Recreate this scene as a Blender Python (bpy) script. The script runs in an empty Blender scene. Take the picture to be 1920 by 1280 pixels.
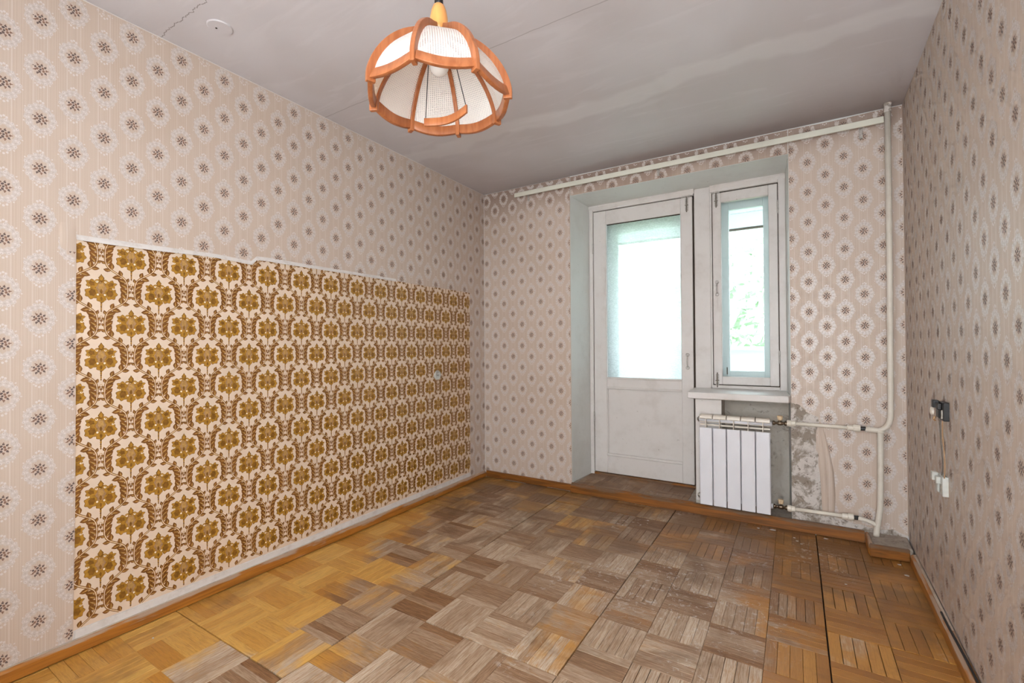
import bpy, bmesh, math, random
from mathutils import Vector, Matrix
random.seed(7)
PI = math.pi
SC = bpy.context.scene
COL = SC.collection

# ------------------------------------------------------------------ camera, world, lights, exposure
H = 2.55                      # ceiling height
W = 2.943                     # room width at the window wall
KL, KR = 0.008, 0.023         # the side walls are a little out of square
Y_REAR = -3.95
DN = 0.33                     # depth of the door / window niche
def xl(y): return -y * KL
def xr(y): return W + y * KR

cam_d = bpy.data.cameras.new('camera')
cam_d.sensor_width = 36.0
cam_d.lens = 861.8 / 1920 * 36
cam_d.clip_start = 0.02
cam = bpy.data.objects.new('camera', cam_d)
COL.objects.link(cam)
yaw, pitch, roll = 0.552, 0.010, -0.006
fw = Vector((-math.sin(yaw) * math.cos(pitch), math.cos(yaw) * math.cos(pitch), math.sin(pitch)))
rt = Vector((math.cos(yaw), math.sin(yaw), 0)); up = rt.cross(fw)
r2 = rt * math.cos(roll) + up * math.sin(roll); u2 = -rt * math.sin(roll) + up * math.cos(roll)
M = Matrix(((r2.x, u2.x, -fw.x, 2.401), (r2.y, u2.y, -fw.y, -3.427), (r2.z, u2.z, -fw.z, 1.172), (0, 0, 0, 1)))
cam.matrix_world = M
SC.camera = cam

world = bpy.data.worlds.new('overcast_sky'); SC.world = world
world.use_nodes = True
bgn = world.node_tree.nodes['Background']
bgn.inputs[0].default_value = (0.86, 0.96, 1.0, 1)
bgn.inputs[1].default_value = 6.8

def area(name, loc, target, sx, sy, power, color, portal=False, spread=PI):
    l = bpy.data.lights.new(name, 'AREA'); l.shape = 'RECTANGLE'; l.size = sx; l.size_y = sy
    l.energy = power; l.color = color; l.spread = spread
    if portal: l.cycles.is_portal = True
    o = bpy.data.objects.new(name, l); COL.objects.link(o); o.location = loc
    o.rotation_euler = (Vector(target) - Vector(loc)).to_track_quat('-Z', 'Y').to_euler()
    return o
area('daylight_door', (1.34, 0.62, 1.55), (1.34, -1, 1.55), 0.75, 1.45, 1, (1, 1, 1), True)
area('daylight_window', (2.09, 0.62, 1.59), (2.09, -1, 1.59), 0.4, 1.4, 1, (1, 1, 1), True)
# soft fill from behind the camera, set in an unseen doorway added for it
area('rear_fill_light', (2.50, Y_REAR + 0.02, 1.35), (2.1, -1.5, 1.75), 0.62, 1.4, 34, (0.97, 0.98, 1.0))

area('side_fill_light', (1.10, Y_REAR + 0.02, 1.45), (1.6, -1.5, 1.75), 0.55, 1.2, 13, (0.97, 0.98, 1.0))  # weaker fill added to brighten the right wall; its opening is made up

SC.view_settings.view_transform = 'Standard'
SC.view_settings.look = 'None'
SC.view_settings.exposure = 0.08
SC.view_settings.gamma = 1.0
SC.view_settings.use_curve_mapping = False
SC.cycles.use_denoising = True
SC.cycles.max_bounces = 5
SC.cycles.diffuse_bounces = 3
SC.cycles.glossy_bounces = 2
SC.cycles.transparent_max_bounces = 8
SC.cycles.use_adaptive_sampling = True
SC.cycles.adaptive_threshold = 0.12
SC.cycles.adaptive_min_samples = 14
SC.cycles.sample_clamp_indirect = 6

# ------------------------------------------------------------------ helpers: colour, nodes
def c(r, g, b):
    f = lambda v: (v / 255 / 12.92) if v / 255 <= 0.04045 else ((v / 255 + 0.055) / 1.055) ** 2.4
    return (f(r), f(g), f(b), 1)

class NT:
    def __init__(self, name):
        self.m = bpy.data.materials.new(name); self.m.use_nodes = True
        self.t = self.m.node_tree; self.n = self.t.nodes; self.l = self.t.links
        self.n.clear()
        self.out = self.n.new('ShaderNodeOutputMaterial')
    def put(self, sock, v):
        if v is None: return
        if isinstance(v, bpy.types.NodeSocket): self.l.new(v, sock)
        else:
            if hasattr(sock.default_value, '__len__'):
                L = len(sock.default_value)
                if not hasattr(v, '__len__'): v = (v,) * L
                v = tuple(v)[:L] + (1.0,) * max(0, L - len(tuple(v)))
            sock.default_value = v
    def node(self, typ, props=None, **ins):
        nd = self.n.new(typ)
        for k, v in (props or {}).items(): setattr(nd, k, v)
        for k, v in ins.items():
            key = int(k[1:]) if k[0] == '_' and k[1:].isdigit() else k.replace('_', ' ')
            self.put(nd.inputs[key], v)
        return nd
    def ma(self, op, a, b=None, cc=None, clamp=False):
        nd = self.node('ShaderNodeMath', {'operation': op, 'use_clamp': clamp})
        self.put(nd.inputs[0], a)
        if b is not None: self.put(nd.inputs[1], b)
        if cc is not None: self.put(nd.inputs[2], cc)
        return nd.outputs[0]
    def mix(self, f, a, b, blend='MIX'):
        nd = self.node('ShaderNodeMix', {'data_type': 'RGBA', 'blend_type': blend})
        self.put(nd.inputs[0], f); self.put(nd.inputs[6], a); self.put(nd.inputs[7], b)
        return nd.outputs[2]
    def mixf(self, f, a, b):
        nd = self.node('ShaderNodeMix', {'data_type': 'FLOAT'})
        self.put(nd.inputs[0], f); self.put(nd.inputs[2], a); self.put(nd.inputs[3], b)
        return nd.outputs[0]
    def step(self, v, lo, hi, a=0.0, b=1.0):
        nd = self.node('ShaderNodeMapRange', {'interpolation_type': 'SMOOTHSTEP'})
        for i, x in enumerate((v, lo, hi, a, b)): self.put(nd.inputs[i], x)
        return nd.outputs[0]
    def noise(self, vec, scale, detail=3, rough=0.55, dist=0.0, out=0):
        nd = self.node('ShaderNodeTexNoise', Scale=scale, Detail=detail, Roughness=rough, Distortion=dist)
        if vec is not None: self.put(nd.inputs['Vector'], vec)
        return nd.outputs[out]
    def pos(self): return self.node('ShaderNodeNewGeometry').outputs['Position']
    def sep(self, v):
        nd = self.node('ShaderNodeSeparateXYZ'); self.put(nd.inputs[0], v); return nd.outputs
    def comb(self, x=0.0, y=0.0, z=0.0):
        nd = self.node('ShaderNodeCombineXYZ')
        for i, v in enumerate((x, y, z)): self.put(nd.inputs[i], v)
        return nd.outputs[0]
    def scl(self, v, s):
        nd = self.node('ShaderNodeVectorMath', {'operation': 'MULTIPLY'}); self.put(nd.inputs[0], v); self.put(nd.inputs[1], s)
        return nd.outputs[0]
    def add(self, v, s):
        nd = self.node('ShaderNodeVectorMath', {'operation': 'ADD'}); self.put(nd.inputs[0], v); self.put(nd.inputs[1], s)
        return nd.outputs[0]
    def bump(self, h, strength=0.3, dist=0.002):
        return self.node('ShaderNodeBump', Strength=strength, Distance=dist, Height=h).outputs[0]
    def bsdf(self, col, rough=0.6, spec=0.4, metal=0.0, normal=None):
        nd = self.node('ShaderNodeBsdfPrincipled')
        self.put(nd.inputs['Base Color'], col); self.put(nd.inputs['Roughness'], rough)
        self.put(nd.inputs['Specular IOR Level'], spec); self.put(nd.inputs['Metallic'], metal)
        if normal is not None: self.l.new(normal, nd.inputs['Normal'])
        return nd.outputs[0]
    def done(self, sh):
        self.l.new(sh, self.out.inputs[0]); return self.m

def plain(name, col, rough=0.5, spec=0.4, metal=0.0, var=0.06, scale=30, bump=0.0):
    t = NT(name); p = t.pos()
    n = t.noise(p, scale, 0 if var <= 0.08 and not bump else 2)
    dark = tuple(v * (1 - 3 * var) for v in col[:3]) + (1,)
    k = t.step(n, 0.3, 0.7)
    nm = t.bump(n, bump, 0.003) if bump else None
    return t.done(t.bsdf(t.mix(k, dark, col), rough, spec, metal, nm))

# ------------------------------------------------------------------ materials
def mat_wallpaper(name, u0, a=0.0926, soot=0.0):
    """satin-striped ground of the floral paper; the medallions are printed on it further down"""
    t = NT(name)
    uv = t.sep(t.node('ShaderNodeUVMap').outputs[0])
    u = t.ma('SUBTRACT', uv[0], u0)
    su = t.ma('ABSOLUTE', t.ma('SUBTRACT', u, t.ma('MULTIPLY', t.ma('ROUND', t.ma('DIVIDE', u, a)), a)))
    line = lambda at, w: t.step(t.ma('ABSOLUTE', t.ma('SUBTRACT', su, at)), w, w * 0.4)
    fine = t.noise(t.comb(t.ma('MULTIPLY', uv[0], 520), 0.0, 0.0), 1.0, 1, 0.6)
    stripe = t.ma('MAXIMUM', line(0.0190, 0.0022), t.ma('MULTIPLY', line(0.0110, 0.0012), 0.6))
    base = t.mix(t.step(fine, 0.35, 0.66), PAPER_A, PAPER_B)
    base = t.mix(t.ma('MULTIPLY', stripe, 0.45), base, PAPER_LINE)
    big = t.noise(t.comb(uv[0], uv[1], 3.0), 2.2, 3, 0.6)
    base = t.mix(t.step(big, 0.42, 0.72, 0, 0.35), base, PAPER_AGED)
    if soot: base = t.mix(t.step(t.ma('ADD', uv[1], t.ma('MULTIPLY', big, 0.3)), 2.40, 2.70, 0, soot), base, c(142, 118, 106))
    return t.done(t.bsdf(base, t.mixf(stripe, 0.50, 0.38), t.mixf(stripe, 0.35, 0.6), 0, t.bump(big, 0.25, 0.006)))
PAPER_A, PAPER_B, PAPER_LINE, PAPER_AGED = c(191, 171, 155), c(207, 190, 177), c(217, 206, 200), c(188, 166, 147)

def mat_parquet():
    t = NT('parquet_wood')
    p = t.pos(); P = t.sep(p)
    oi = t.node('ShaderNodeObjectInfo')
    oc = t.node('ShaderNodeSeparateColor'); t.put(oc.inputs[0], oi.outputs['Color'])
    at = t.node('ShaderNodeAttribute', {'attribute_name': 'tint'})
    ac = t.node('ShaderNodeSeparateColor'); t.put(ac.inputs[0], at.outputs['Color'])
    tint = t.ma('ADD', oc.outputs[0], ac.outputs[0])
    tint2 = t.ma('ADD', oc.outputs[1], ac.outputs[1])
    off = t.ma('MULTIPLY', t.ma('ADD', oc.outputs[2], ac.outputs[2]), 37.0)
    uv = t.sep(t.node('ShaderNodeUVMap').outputs[0])
    gv = t.comb(t.ma('MULTIPLY', uv[0], 14), t.ma('ADD', t.ma('MULTIPLY', uv[1], 190), off), off)
    g = t.noise(gv, 1.0, 3, 0.65, 0.4)
    gs = t.noise(t.comb(t.ma('MULTIPLY', uv[0], 30), t.ma('ADD', t.ma('MULTIPLY', uv[1], 700), off), off), 1.0, 1, 0.7)
    # where the old varnish is still on: along both side walls and in the near left corner
    x, y = P[0], P[1]
    n1 = t.noise(p, 2.3, 3, 0.62, 0.5); n2 = t.noise(t.add(p, (7, 3, 1)), 7.0, 3, 0.65, 0.8)
    nn = t.ma('ADD', t.ma('MULTIPLY', t.ma('SUBTRACT', n1, 0.5), 0.9), t.ma('MULTIPLY', t.ma('SUBTRACT', n2, 0.5), 0.7))
    left = t.ma('SUBTRACT', 0.62, x)                                     # metres inside the left strip
    left = t.ma('MULTIPLY', left, 1.5)
    left = t.ma('ADD', left, t.ma('MULTIPLY', t.step(y, -1.75, -1.2), -0.55))
    right = t.ma('MULTIPLY', t.ma('SUBTRACT', x, 2.25), 1.5)
    back = t.ma('SUBTRACT', t.ma('MULTIPLY', t.ma('SUBTRACT', x, 1.75), 0.9), t.ma('MULTIPLY', t.ma('ABSOLUTE', t.ma('ADD', y, 0.45)), 0.95))
    v = t.ma('MAXIMUM', t.ma('MAXIMUM', left, right), t.ma('MAXIMUM', back, t.step(y, -1.1, -0.3, -0.28, -0.02)))
    v = t.ma('ADD', t.ma('ADD', v, nn), t.ma('MULTIPLY', t.ma('SUBTRACT', tint2, 0.5), 0.62))
    varn = t.step(v, -0.10, 0.22)
    streak = t.step(t.ma('ADD', g, t.ma('MULTIPLY', v, 0.35)), 0.48, 0.62)
    varn = t.ma('MAXIMUM', varn, t.ma('MULTIPLY', streak, t.step(v, -0.45, 0.1, 0, 0.65)))
    # wood colours
    worn = t.mix(tint, c(146, 106, 72), c(206, 186, 164))
    worn = t.mix(t.step(g, 0.38, 0.62), worn, t.mix(tint, c(116, 80, 50), c(180, 150, 122)))
    warm = t.step(t.ma('ADD', x, t.ma('MULTIPLY', nn, 0.5)), 1.0, 1.9)
    v_l = t.mix(tint, c(190, 130, 52), c(226, 178, 96))
    v_r = t.mix(tint, c(150, 98, 44), c(194, 138, 66))
    vc = t.mix(warm, v_l, v_r)
    vc = t.mix(t.step(g, 0.4, 0.75, 0, 0.4), vc, c(140, 84, 34))
    col = t.mix(varn, worn, vc)
    # grime: dark traffic patches towards the window wall, scuffs, white paint specks
    gr = t.noise(t.add(p, (3, 9, 0)), 3.1, 4, 0.68, 0.6)
    grime = t.step(t.ma('ADD', gr, t.step(y, -1.5, -0.2, 0, 0.24)), 0.52, 0.78, 0, 0.66)
    col = t.mix(grime, col, c(104, 72, 44))
    wp = t.noise(t.add(p, (1, 5, 0)), 26.0, 3, 0.75, 1.2)
    area_ = t.step(t.noise(t.add(p, (11, 2, 0)), 1.9, 2), 0.52, 0.62)
    blob_ = t.ma('ADD', t.ma('MULTIPLY', t.ma('SUBTRACT', x, 1.95), t.ma('SUBTRACT', x, 1.95)), t.ma('MULTIPLY', t.ma('ADD', y, 1.15), t.ma('ADD', y, 1.15)))
    area_ = t.ma('MAXIMUM', area_, t.step(blob_, 0.30, 0.05))
    paint = t.ma('MULTIPLY', t.step(t.ma('ADD', wp, t.ma('MULTIPLY', gs, 0.25)), 0.70, 0.77), t.ma('MULTIPLY', area_, t.step(x, 1.0, 1.5)))
    col = t.mix(t.ma('MULTIPLY', paint, 0.55), col, c(214, 204, 196))
    col = t.mix(t.step(gs, 0.5, 0.75, 0, 0.25), col, c(92, 66, 44))
    rough = t.mixf(varn, 0.55, 0.36)
    rough = t.ma('ADD', rough, t.ma('MULTIPLY', t.ma('SUBTRACT', n2, 0.5), 0.25))
    nm = t.bump(t.ma('ADD', g, t.ma('MULTIPLY', gs, 0.6)), 0.25, 0.0007)
    return t.done(t.bsdf(col, rough, 0.45, 0, nm))

def mat_wood(name, ca, cb, cw, wear=0.5, axis=0, rough=0.4, scuff=None):
    """varnished softwood with grain along a world axis and pale worn patches; scuff = height above which the face is rubbed bare"""
    t = NT(name); p = t.pos()
    s = [60, 60, 60]; s[axis] = 3.0
    g = t.noise(t.scl(p, tuple(s)), 1.0, 3, 0.6, 0.6)
    s2 = [25, 25, 25]; s2[axis] = 4
    w = t.noise(t.scl(p, tuple(s2)), 1.0, 3, 0.7)
    col = t.mix(t.step(g, 0.3, 0.7), ca, cb)
    if scuff: w = t.ma('ADD', w, t.step(t.sep(p)[2], scuff - 0.012, scuff + 0.012, -0.10, 0.16))
    col = t.mix(t.step(w, 1 - wear, 1 - wear + 0.14), col, cw)
    return t.done(t.bsdf(col, rough, 0.4, 0, t.bump(g, 0.2, 0.001)))

def mat_painted(name, col, dirt, rough=0.45, amount=0.35, scale=6.0):
    """old thick oil paint: slightly lumpy, grubby and chipped"""
    t = NT(name); p = t.pos()
    n = t.noise(p, scale, 4, 0.7); ch = t.noise(t.add(p, (4, 4, 4)), 34, 3, 0.75)
    k = t.mix(t.step(n, 0.45, 0.75, 0, amount), col, dirt)
    k = t.mix(t.step(ch, 0.70, 0.74, 0, 0.65), k, c(120, 105, 92))
    return t.done(t.bsdf(k, rough, 0.4, 0, t.bump(n, 0.4, 0.003)))

def mat_plaster(name, ca, cb, cd, scale=9.0, thr=0.5, bump=0.7):
    t = NT(name); p = t.pos()
    a = t.noise(p, scale, 5, 0.72, 0.4); b = t.noise(t.add(p, (5, 1, 2)), scale * 3.1, 4, 0.75, 0.7)
    k = t.mix(t.step(a, thr - 0.07, thr + 0.07), ca, cb)
    k = t.mix(t.step(b, 0.56, 0.66, 0, 0.85), k, cd)
    return t.done(t.bsdf(k, 0.85, 0.2, 0, t.bump(t.ma('ADD', a, t.ma('MULTIPLY', b, 0.5)), bump, 0.008)))

def mat_ceiling():
    t = NT('ceiling_paint'); p = t.pos(); P = t.sep(p)
    a = t.noise(p, 1.1, 2, 0.6, 0.3); b = t.noise(t.scl(p, (2.0, 9.0, 1)), 1.0, 3, 0.65, 0.8)
    k = t.mix(t.step(a, 0.35, 0.68), c(198, 191, 192), c(208, 203, 206))
    k = t.mix(t.step(b, 0.52, 0.66, 0, 0.35), k, c(214, 209, 211))
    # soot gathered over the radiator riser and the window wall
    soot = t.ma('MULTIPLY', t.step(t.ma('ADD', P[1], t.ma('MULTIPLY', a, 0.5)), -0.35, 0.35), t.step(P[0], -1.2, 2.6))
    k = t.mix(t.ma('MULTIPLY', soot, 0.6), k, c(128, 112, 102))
    # slab joint and fine cracks
    wob = t.ma('MULTIPLY', t.ma('SUBTRACT', t.noise(t.comb(P[0]), 6, 3), 0.5), 0.02)
    j1 = t.step(t.ma('ABSOLUTE', t.ma('ADD', t.ma('ADD', P[1], 1.675), wob)), 0.0035, 0.001)
    wob2 = t.ma('MULTIPLY', t.ma('SUBTRACT', t.noise(t.comb(P[0], 5.0), 7, 4, 0.8), 0.5), 0.09)
    j2 = t.ma('MULTIPLY', t.step(t.ma('ABSOLUTE', t.ma('ADD', t.ma('ADD', P[1], 2.52), wob2)), 0.0026, 0.0008), t.step(P[0], 0.62, 0.5))
    cr = t.ma('MAXIMUM', t.ma('MULTIPLY', j1, 0.45), t.ma('MULTIPLY', j2, 0.8))
    k = t.mix(cr, k, c(120, 108, 104))
    # filled strip where a joint was skimmed over
    sk = t.step(t.ma('ABSOLUTE', t.ma('ADD', t.ma('ADD', P[1], 0.95), t.ma('MULTIPLY', t.ma('SUBTRACT', t.noise(p, 3.0, 2), 0.5), 0.25))), 0.10, 0.05)
    k = t.mix(t.ma('MULTIPLY', sk, 0.3), k, c(232, 229, 229))
    return t.done(t.bsdf(k, 0.5, 0.35, 0, t.bump(b, 0.14, 0.004)))

def mat_glass(name, frosted=False):
    t = NT(name)
    tr = t.node('ShaderNodeBsdfTransparent', Color=(0.95, 0.975, 0.975, 1)).outputs[0]
    if frosted:
        p = t.pos()
        h = t.noise(t.scl(p, (70, 70, 190)), 1.0, 3, 0.6)
        nm = t.bump(h, 0.6, 0.004)
        gl = t.node('ShaderNodeBsdfGlossy', Color=(1, 1, 1, 1), Roughness=0.18); t.l.new(nm, gl.inputs['Normal'])
        tl = t.node('ShaderNodeBsdfTranslucent', Color=(0.92, 0.97, 0.98, 1)); t.l.new(nm, tl.inputs['Normal'])
        m1 = t.node('ShaderNodeMixShader'); t.put(m1.inputs[0], t.step(h, 0.3, 0.7, 0.42, 0.58)); t.l.new(tr, m1.inputs[1]); t.l.new(tl.outputs[0], m1.inputs[2])
        m2 = t.node('ShaderNodeMixShader'); t.put(m2.inputs[0], 0.06); t.l.new(m1.outputs[0], m2.inputs[1]); t.l.new(gl.outputs[0], m2.inputs[2])
        return t.done(m2.outputs[0])
    fr = t.node('ShaderNodeFresnel', IOR=1.45).outputs[0]
    gl = t.node('ShaderNodeBsdfGlossy', Color=(1, 1, 1, 1), Roughness=0.02).outputs[0]
    m = t.node('ShaderNodeMixShader'); t.put(m.inputs[0], fr); t.l.new(tr, m.inputs[1]); t.l.new(gl, m.inputs[2])
    return t.done(m.outputs[0])

def mat_cane():
    """white woven cane cloth: a mesh of holes"""
    t = NT('white_cane_cloth')
    uv = t.sep(t.node('ShaderNodeUVMap').outputs[0])
    per = 0.0066
    fx = t.ma('SUBTRACT', t.ma('FRACT', t.ma('DIVIDE', uv[0], per)), 0.5); fy = t.ma('SUBTRACT', t.ma('FRACT', t.ma('DIVIDE', uv[1], per)), 0.5)
    r = t.ma('SQRT', t.ma('ADD', t.ma('MULTIPLY', fx, fx), t.ma('MULTIPLY', fy, fy)))
    hole = t.ma('LESS_THAN', r, 0.20)
    d = t.node('ShaderNodeBsdfDiffuse', Color=c(240, 236, 232)).outputs[0]
    tl = t.node('ShaderNodeBsdfTranslucent', Color=c(240, 222, 196)).outputs[0]
    m0 = t.node('ShaderNodeMixShader'); t.put(m0.inputs[0], 0.28); t.l.new(d, m0.inputs[1]); t.l.new(tl, m0.inputs[2])
    tr = t.node('ShaderNodeBsdfTransparent').outputs[0]
    m = t.node('ShaderNodeMixShader'); t.put(m.inputs[0], hole); t.l.new(m0.outputs[0], m.inputs[1]); t.l.new(tr, m.inputs[2])
    return t.done(m.outputs[0])

MT = {}
MT['paper_left'] = mat_wallpaper('floral_wallpaper_left', -2.8974)
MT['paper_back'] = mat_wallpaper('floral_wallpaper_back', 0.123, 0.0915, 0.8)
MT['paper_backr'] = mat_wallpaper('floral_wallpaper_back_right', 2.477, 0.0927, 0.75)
MT['paper_right'] = mat_wallpaper('floral_wallpaper_right', -1.2528, 0.0905)
MT['parquet'] = mat_parquet()
MT['ceiling'] = mat_ceiling()
MT['subfloor'] = plain('dark_subfloor', c(46, 36, 28), 0.9, 0.1)
MT['wallplaster'] = mat_painted('niche_whitewash', c(214, 214, 210), c(186, 182, 174), 0.6, 0.3, 4.0)
MT['roughplaster'] = mat_plaster('bare_plaster', c(150, 138, 126), c(206, 198, 192), c(112, 100, 88), 11, 0.5)
MT['recess'] = mat_plaster('recess_paint', c(180, 170, 158), c(188, 180, 170), c(142, 132, 122), 5, 0.5, 0.3)
MT['concrete'] = mat_plaster('dirty_cement', c(160, 148, 138), c(176, 164, 152), c(128, 114, 102), 14, 0.5, 0.5)
MT['board_y'] = mat_wood('varnished_board_side', c(182, 118, 46), c(146, 90, 36), c(170, 142, 120), 0.46, 1, 0.42, 0.036)
MT['board_x'] = mat_wood('varnished_board_back', c(150, 92, 36), c(108, 66, 28), c(120, 92, 70), 0.46, 0, 0.42, 0.050)
MT['board_top'] = mat_painted('worn_board_top', c(196, 178, 160), c(140, 116, 98), 0.6, 0.7, 14)
MT['white_paint'] = mat_painted('old_white_paint', c(214, 208, 204), c(188, 178, 170), 0.42, 0.4)
MT['outer_paint'] = mat_painted('weathered_white_paint', c(222, 228, 228), c(198, 210, 210), 0.5, 0.3)
MT['groove'] = plain('dark_gap', c(70, 60, 52), 0.9, 0.1)
MT['glass'] = mat_glass('clear_glass'); MT['frosted'] = mat_glass('rippled_glass', True)
MT['metal_painted'] = plain('painted_ironwork', c(186, 180, 174), 0.4, 0.5, 0.2, 0.08, 120)
MT['steel'] = plain('bare_steel', c(150, 142, 132), 0.35, 0.5, 0.9, 0.1, 80)
MT['brass'] = plain('plated_brass', c(132, 116, 98), 0.3, 0.5, 0.9, 0.1, 90)
MT['radiator'] = plain('radiator_enamel', c(226, 225, 230), 0.3, 0.5, 0, 0.01, 8)
MT['rad_cream'] = plain('yellowed_enamel', c(226, 216, 202), 0.35, 0.5, 0, 0.03, 20)
MT['pipe'] = mat_painted('cream_pipe_paint', c(218, 210, 198), c(192, 178, 162), 0.4, 0.4, 8)
MT['plastic_pipe'] = plain('cream_plastic', c(228, 220, 206), 0.35, 0.5, 0, 0.03, 20)
MT['plastic_knob'] = plain('yellowed_plastic', c(222, 196, 160), 0.4, 0.5, 0, 0.03, 40)
MT['rail'] = plain('cream_rail_enamel', c(222, 220, 206), 0.4, 0.5, 0, 0.02, 10)
MT['black'] = plain('black_plastic', c(24, 20, 20), 0.35, 0.5, 0, 0.1, 60)
MT['cable'] = plain('black_cable_rubber', c(30, 30, 32), 0.5, 0.4)
MT['grey_plastic'] = plain('grey_white_plastic', c(196, 196, 190), 0.4, 0.5, 0, 0.03, 60)
MT['wire'] = plain('tan_wire', c(176, 140, 104), 0.5, 0.4)
MT['wire_grey'] = plain('grey_wire', c(110, 102, 94), 0.5, 0.4)
MT['caulk'] = mat_painted('white_filler', c(216, 210, 206), c(184, 172, 164), 0.7, 0.5, 20)
MT['flake'] = plain('paint_flake_white', c(222, 216, 210), 0.7, 0.2)
MT['lampwood'] = mat_wood('lamp_wood', c(172, 106, 66), c(150, 86, 48), c(178, 112, 72), 0.3, 2, 0.32)
MT['lampcap'] = plain('turned_beech', c(224, 158, 88), 0.3, 0.5, 0, 0.03, 20)
MT['cane'] = mat_cane()
MT['bulb'] = plain('opal_bulb_glass', c(232, 230, 226), 0.15, 0.5, 0, 0.0, 5)
MT['d_cream'] = plain('damask_ground', c(224, 202, 181), 0.5, 0.35, 0, 0.02, 3, 0.05)
MT['d_gold'] = plain('damask_gold', c(178, 130, 44), 0.4, 0.5, 0, 0.07, 90)
MT['d_dark'] = plain('damask_dark_gold', c(138, 94, 30), 0.4, 0.5, 0, 0.07, 90)
MT['d_brown'] = plain('damask_brown', c(134, 86, 34), 0.45, 0.4, 0, 0.08, 120)
MT['d_tan'] = plain('damask_tan', c(188, 146, 84), 0.45, 0.4, 0, 0.06, 120)
MT['d_mauve'] = plain('damask_mauve', c(172, 134, 96), 0.45, 0.4, 0, 0.06, 120)
MT['d_light'] = plain('damask_light', c(238, 220, 196), 0.45, 0.4, 0, 0.02, 60)
MT['lace'] = plain('lace_print', c(202, 190, 183), 0.36, 0.6, 0, 0.02, 160)
MT['lace_hi'] = plain('lace_relief', c(213, 203, 199), 0.34, 0.65, 0, 0.01, 160)
MT['lace_lo'] = plain('lace_dark_print', c(188, 174, 166), 0.45, 0.4, 0, 0.02, 160)  # darker ink of the small curls in the lace
MT['petal_a'] = plain('petal_grey', c(106, 90, 86), 0.5, 0.3, 0, 0.05, 200)
MT['petal_b'] = plain('petal_brown', c(140, 108, 93), 0.5, 0.3, 0, 0.05, 200)
MT['balcony'] = mat_painted('balcony_whitewash', c(222, 226, 228), c(210, 216, 218), 0.7, 0.3)
MT['leaf'] = plain('tree_leaves', c(214, 232, 206), 0.6, 0.3, 0, 0.1, 3)
MT['bark'] = plain('tree_bark', c(126, 112, 96), 0.9, 0.2, 0, 0.1, 9)
MT['grass'] = plain('courtyard_grass', c(150, 170, 120), 0.9, 0.2, 0, 0.1, 2)

# ------------------------------------------------------------------ helpers: geometry
ROOT = {}
def tag(o, label=None, cat=None, group=None, kind=None):
    for k, v in (('label', label), ('category', cat), ('group', group), ('kind', kind)):
        if v: o[k] = v
    return o
def thing(name, label, cat, loc=(0, 0, 0), group=None, kind=None):
    o = bpy.data.objects.new(name, None); o.empty_display_size = 0.05; COL.objects.link(o); o.location = loc
    ROOT[o.name] = Vector(loc)
    return tag(o, label, cat, group, kind)
def obj(name, bm, mat, parent=None, smooth=False, bevel=0.0, seg=1):
    me = bpy.data.meshes.new(name)
    if isinstance(bm, bmesh.types.BMesh):
        bmesh.ops.recalc_face_normals(bm, faces=bm.faces[:])
        off = ROOT.get(parent.name, Vector()) if parent else Vector()
        if off.length: bmesh.ops.translate(bm, verts=bm.verts[:], vec=-off)
        bm.to_mesh(me); bm.free()
    else: me = bm
    o = bpy.data.objects.new(name, me); COL.objects.link(o)
    for m in (mat if isinstance(mat, (list, tuple)) else [mat]):
        if m: me.materials.append(m)
    if parent:
        o.parent = parent; ROOT[o.name] = ROOT.get(parent.name, Vector())
    else: ROOT[o.name] = Vector()
    if smooth:
        for pl in me.polygons: pl.use_smooth = True
    if bevel:
        b = o.modifiers.new('bevel', 'BEVEL'); b.width = bevel; b.segments = seg; b.limit_method = 'ANGLE'; b.angle_limit = math.radians(40)
    return o
def nb(): return bmesh.new()
def box(bm, x0, x1, y0, y1, z0, z1, mi=0):
    vs = [bm.verts.new((x, y, z)) for z in (z0, z1) for y in (y0, y1) for x in (x0, x1)]
    for f in ((0, 1, 3, 2), (4, 6, 7, 5), (0, 4, 5, 1), (2, 3, 7, 6), (0, 2, 6, 4), (1, 5, 7, 3)):
        bm.faces.new([vs[i] for i in f]).material_index = mi
    return bm
def B(x0, x1, y0, y1, z0, z1): return box(nb(), x0, x1, y0, y1, z0, z1)
def prism(bm, pts, axis, a, b):
    """pts 2-D outline; axis 'z': (x,y), 'x': (y,z), 'y': (x,z); extruded from a to b along the axis"""
    def P(p, h): return {'z': (p[0], p[1], h), 'x': (h, p[0], p[1]), 'y': (p[0], h, p[1])}[axis]
    lo = [bm.verts.new(P(p, a)) for p in pts]; hi = [bm.verts.new(P(p, b)) for p in pts]
    n = len(pts)
    bm.faces.new(lo); bm.faces.new(hi)
    for i in range(n): bm.faces.new((lo[i], lo[(i + 1) % n], hi[(i + 1) % n], hi[i]))
    return bm
def tube(bm, pts, r, n=12, caps=True):
    pts = [Vector(p) for p in pts]; rs = r if isinstance(r, (list, tuple)) else [r] * len(pts)
    t0 = (pts[1] - pts[0]).normalized()
    nrm = t0.orthogonal().normalized(); rings = []
    for i, p in enumerate(pts):
        t = (pts[min(i + 1, len(pts) - 1)] - pts[max(i - 1, 0)]).normalized()
        nrm = (nrm - t * nrm.dot(t)).normalized(); bi = t.cross(nrm)
        rings.append([bm.verts.new(p + (nrm * math.cos(2 * PI * k / n) + bi * math.sin(2 * PI * k / n)) * rs[i]) for k in range(n)])
    for a, b in zip(rings, rings[1:]):
        for k in range(n): bm.faces.new((a[k], a[(k + 1) % n], b[(k + 1) % n], b[k]))
    if caps: bm.faces.new(rings[0]); bm.faces.new(rings[-1])
    return bm
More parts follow.
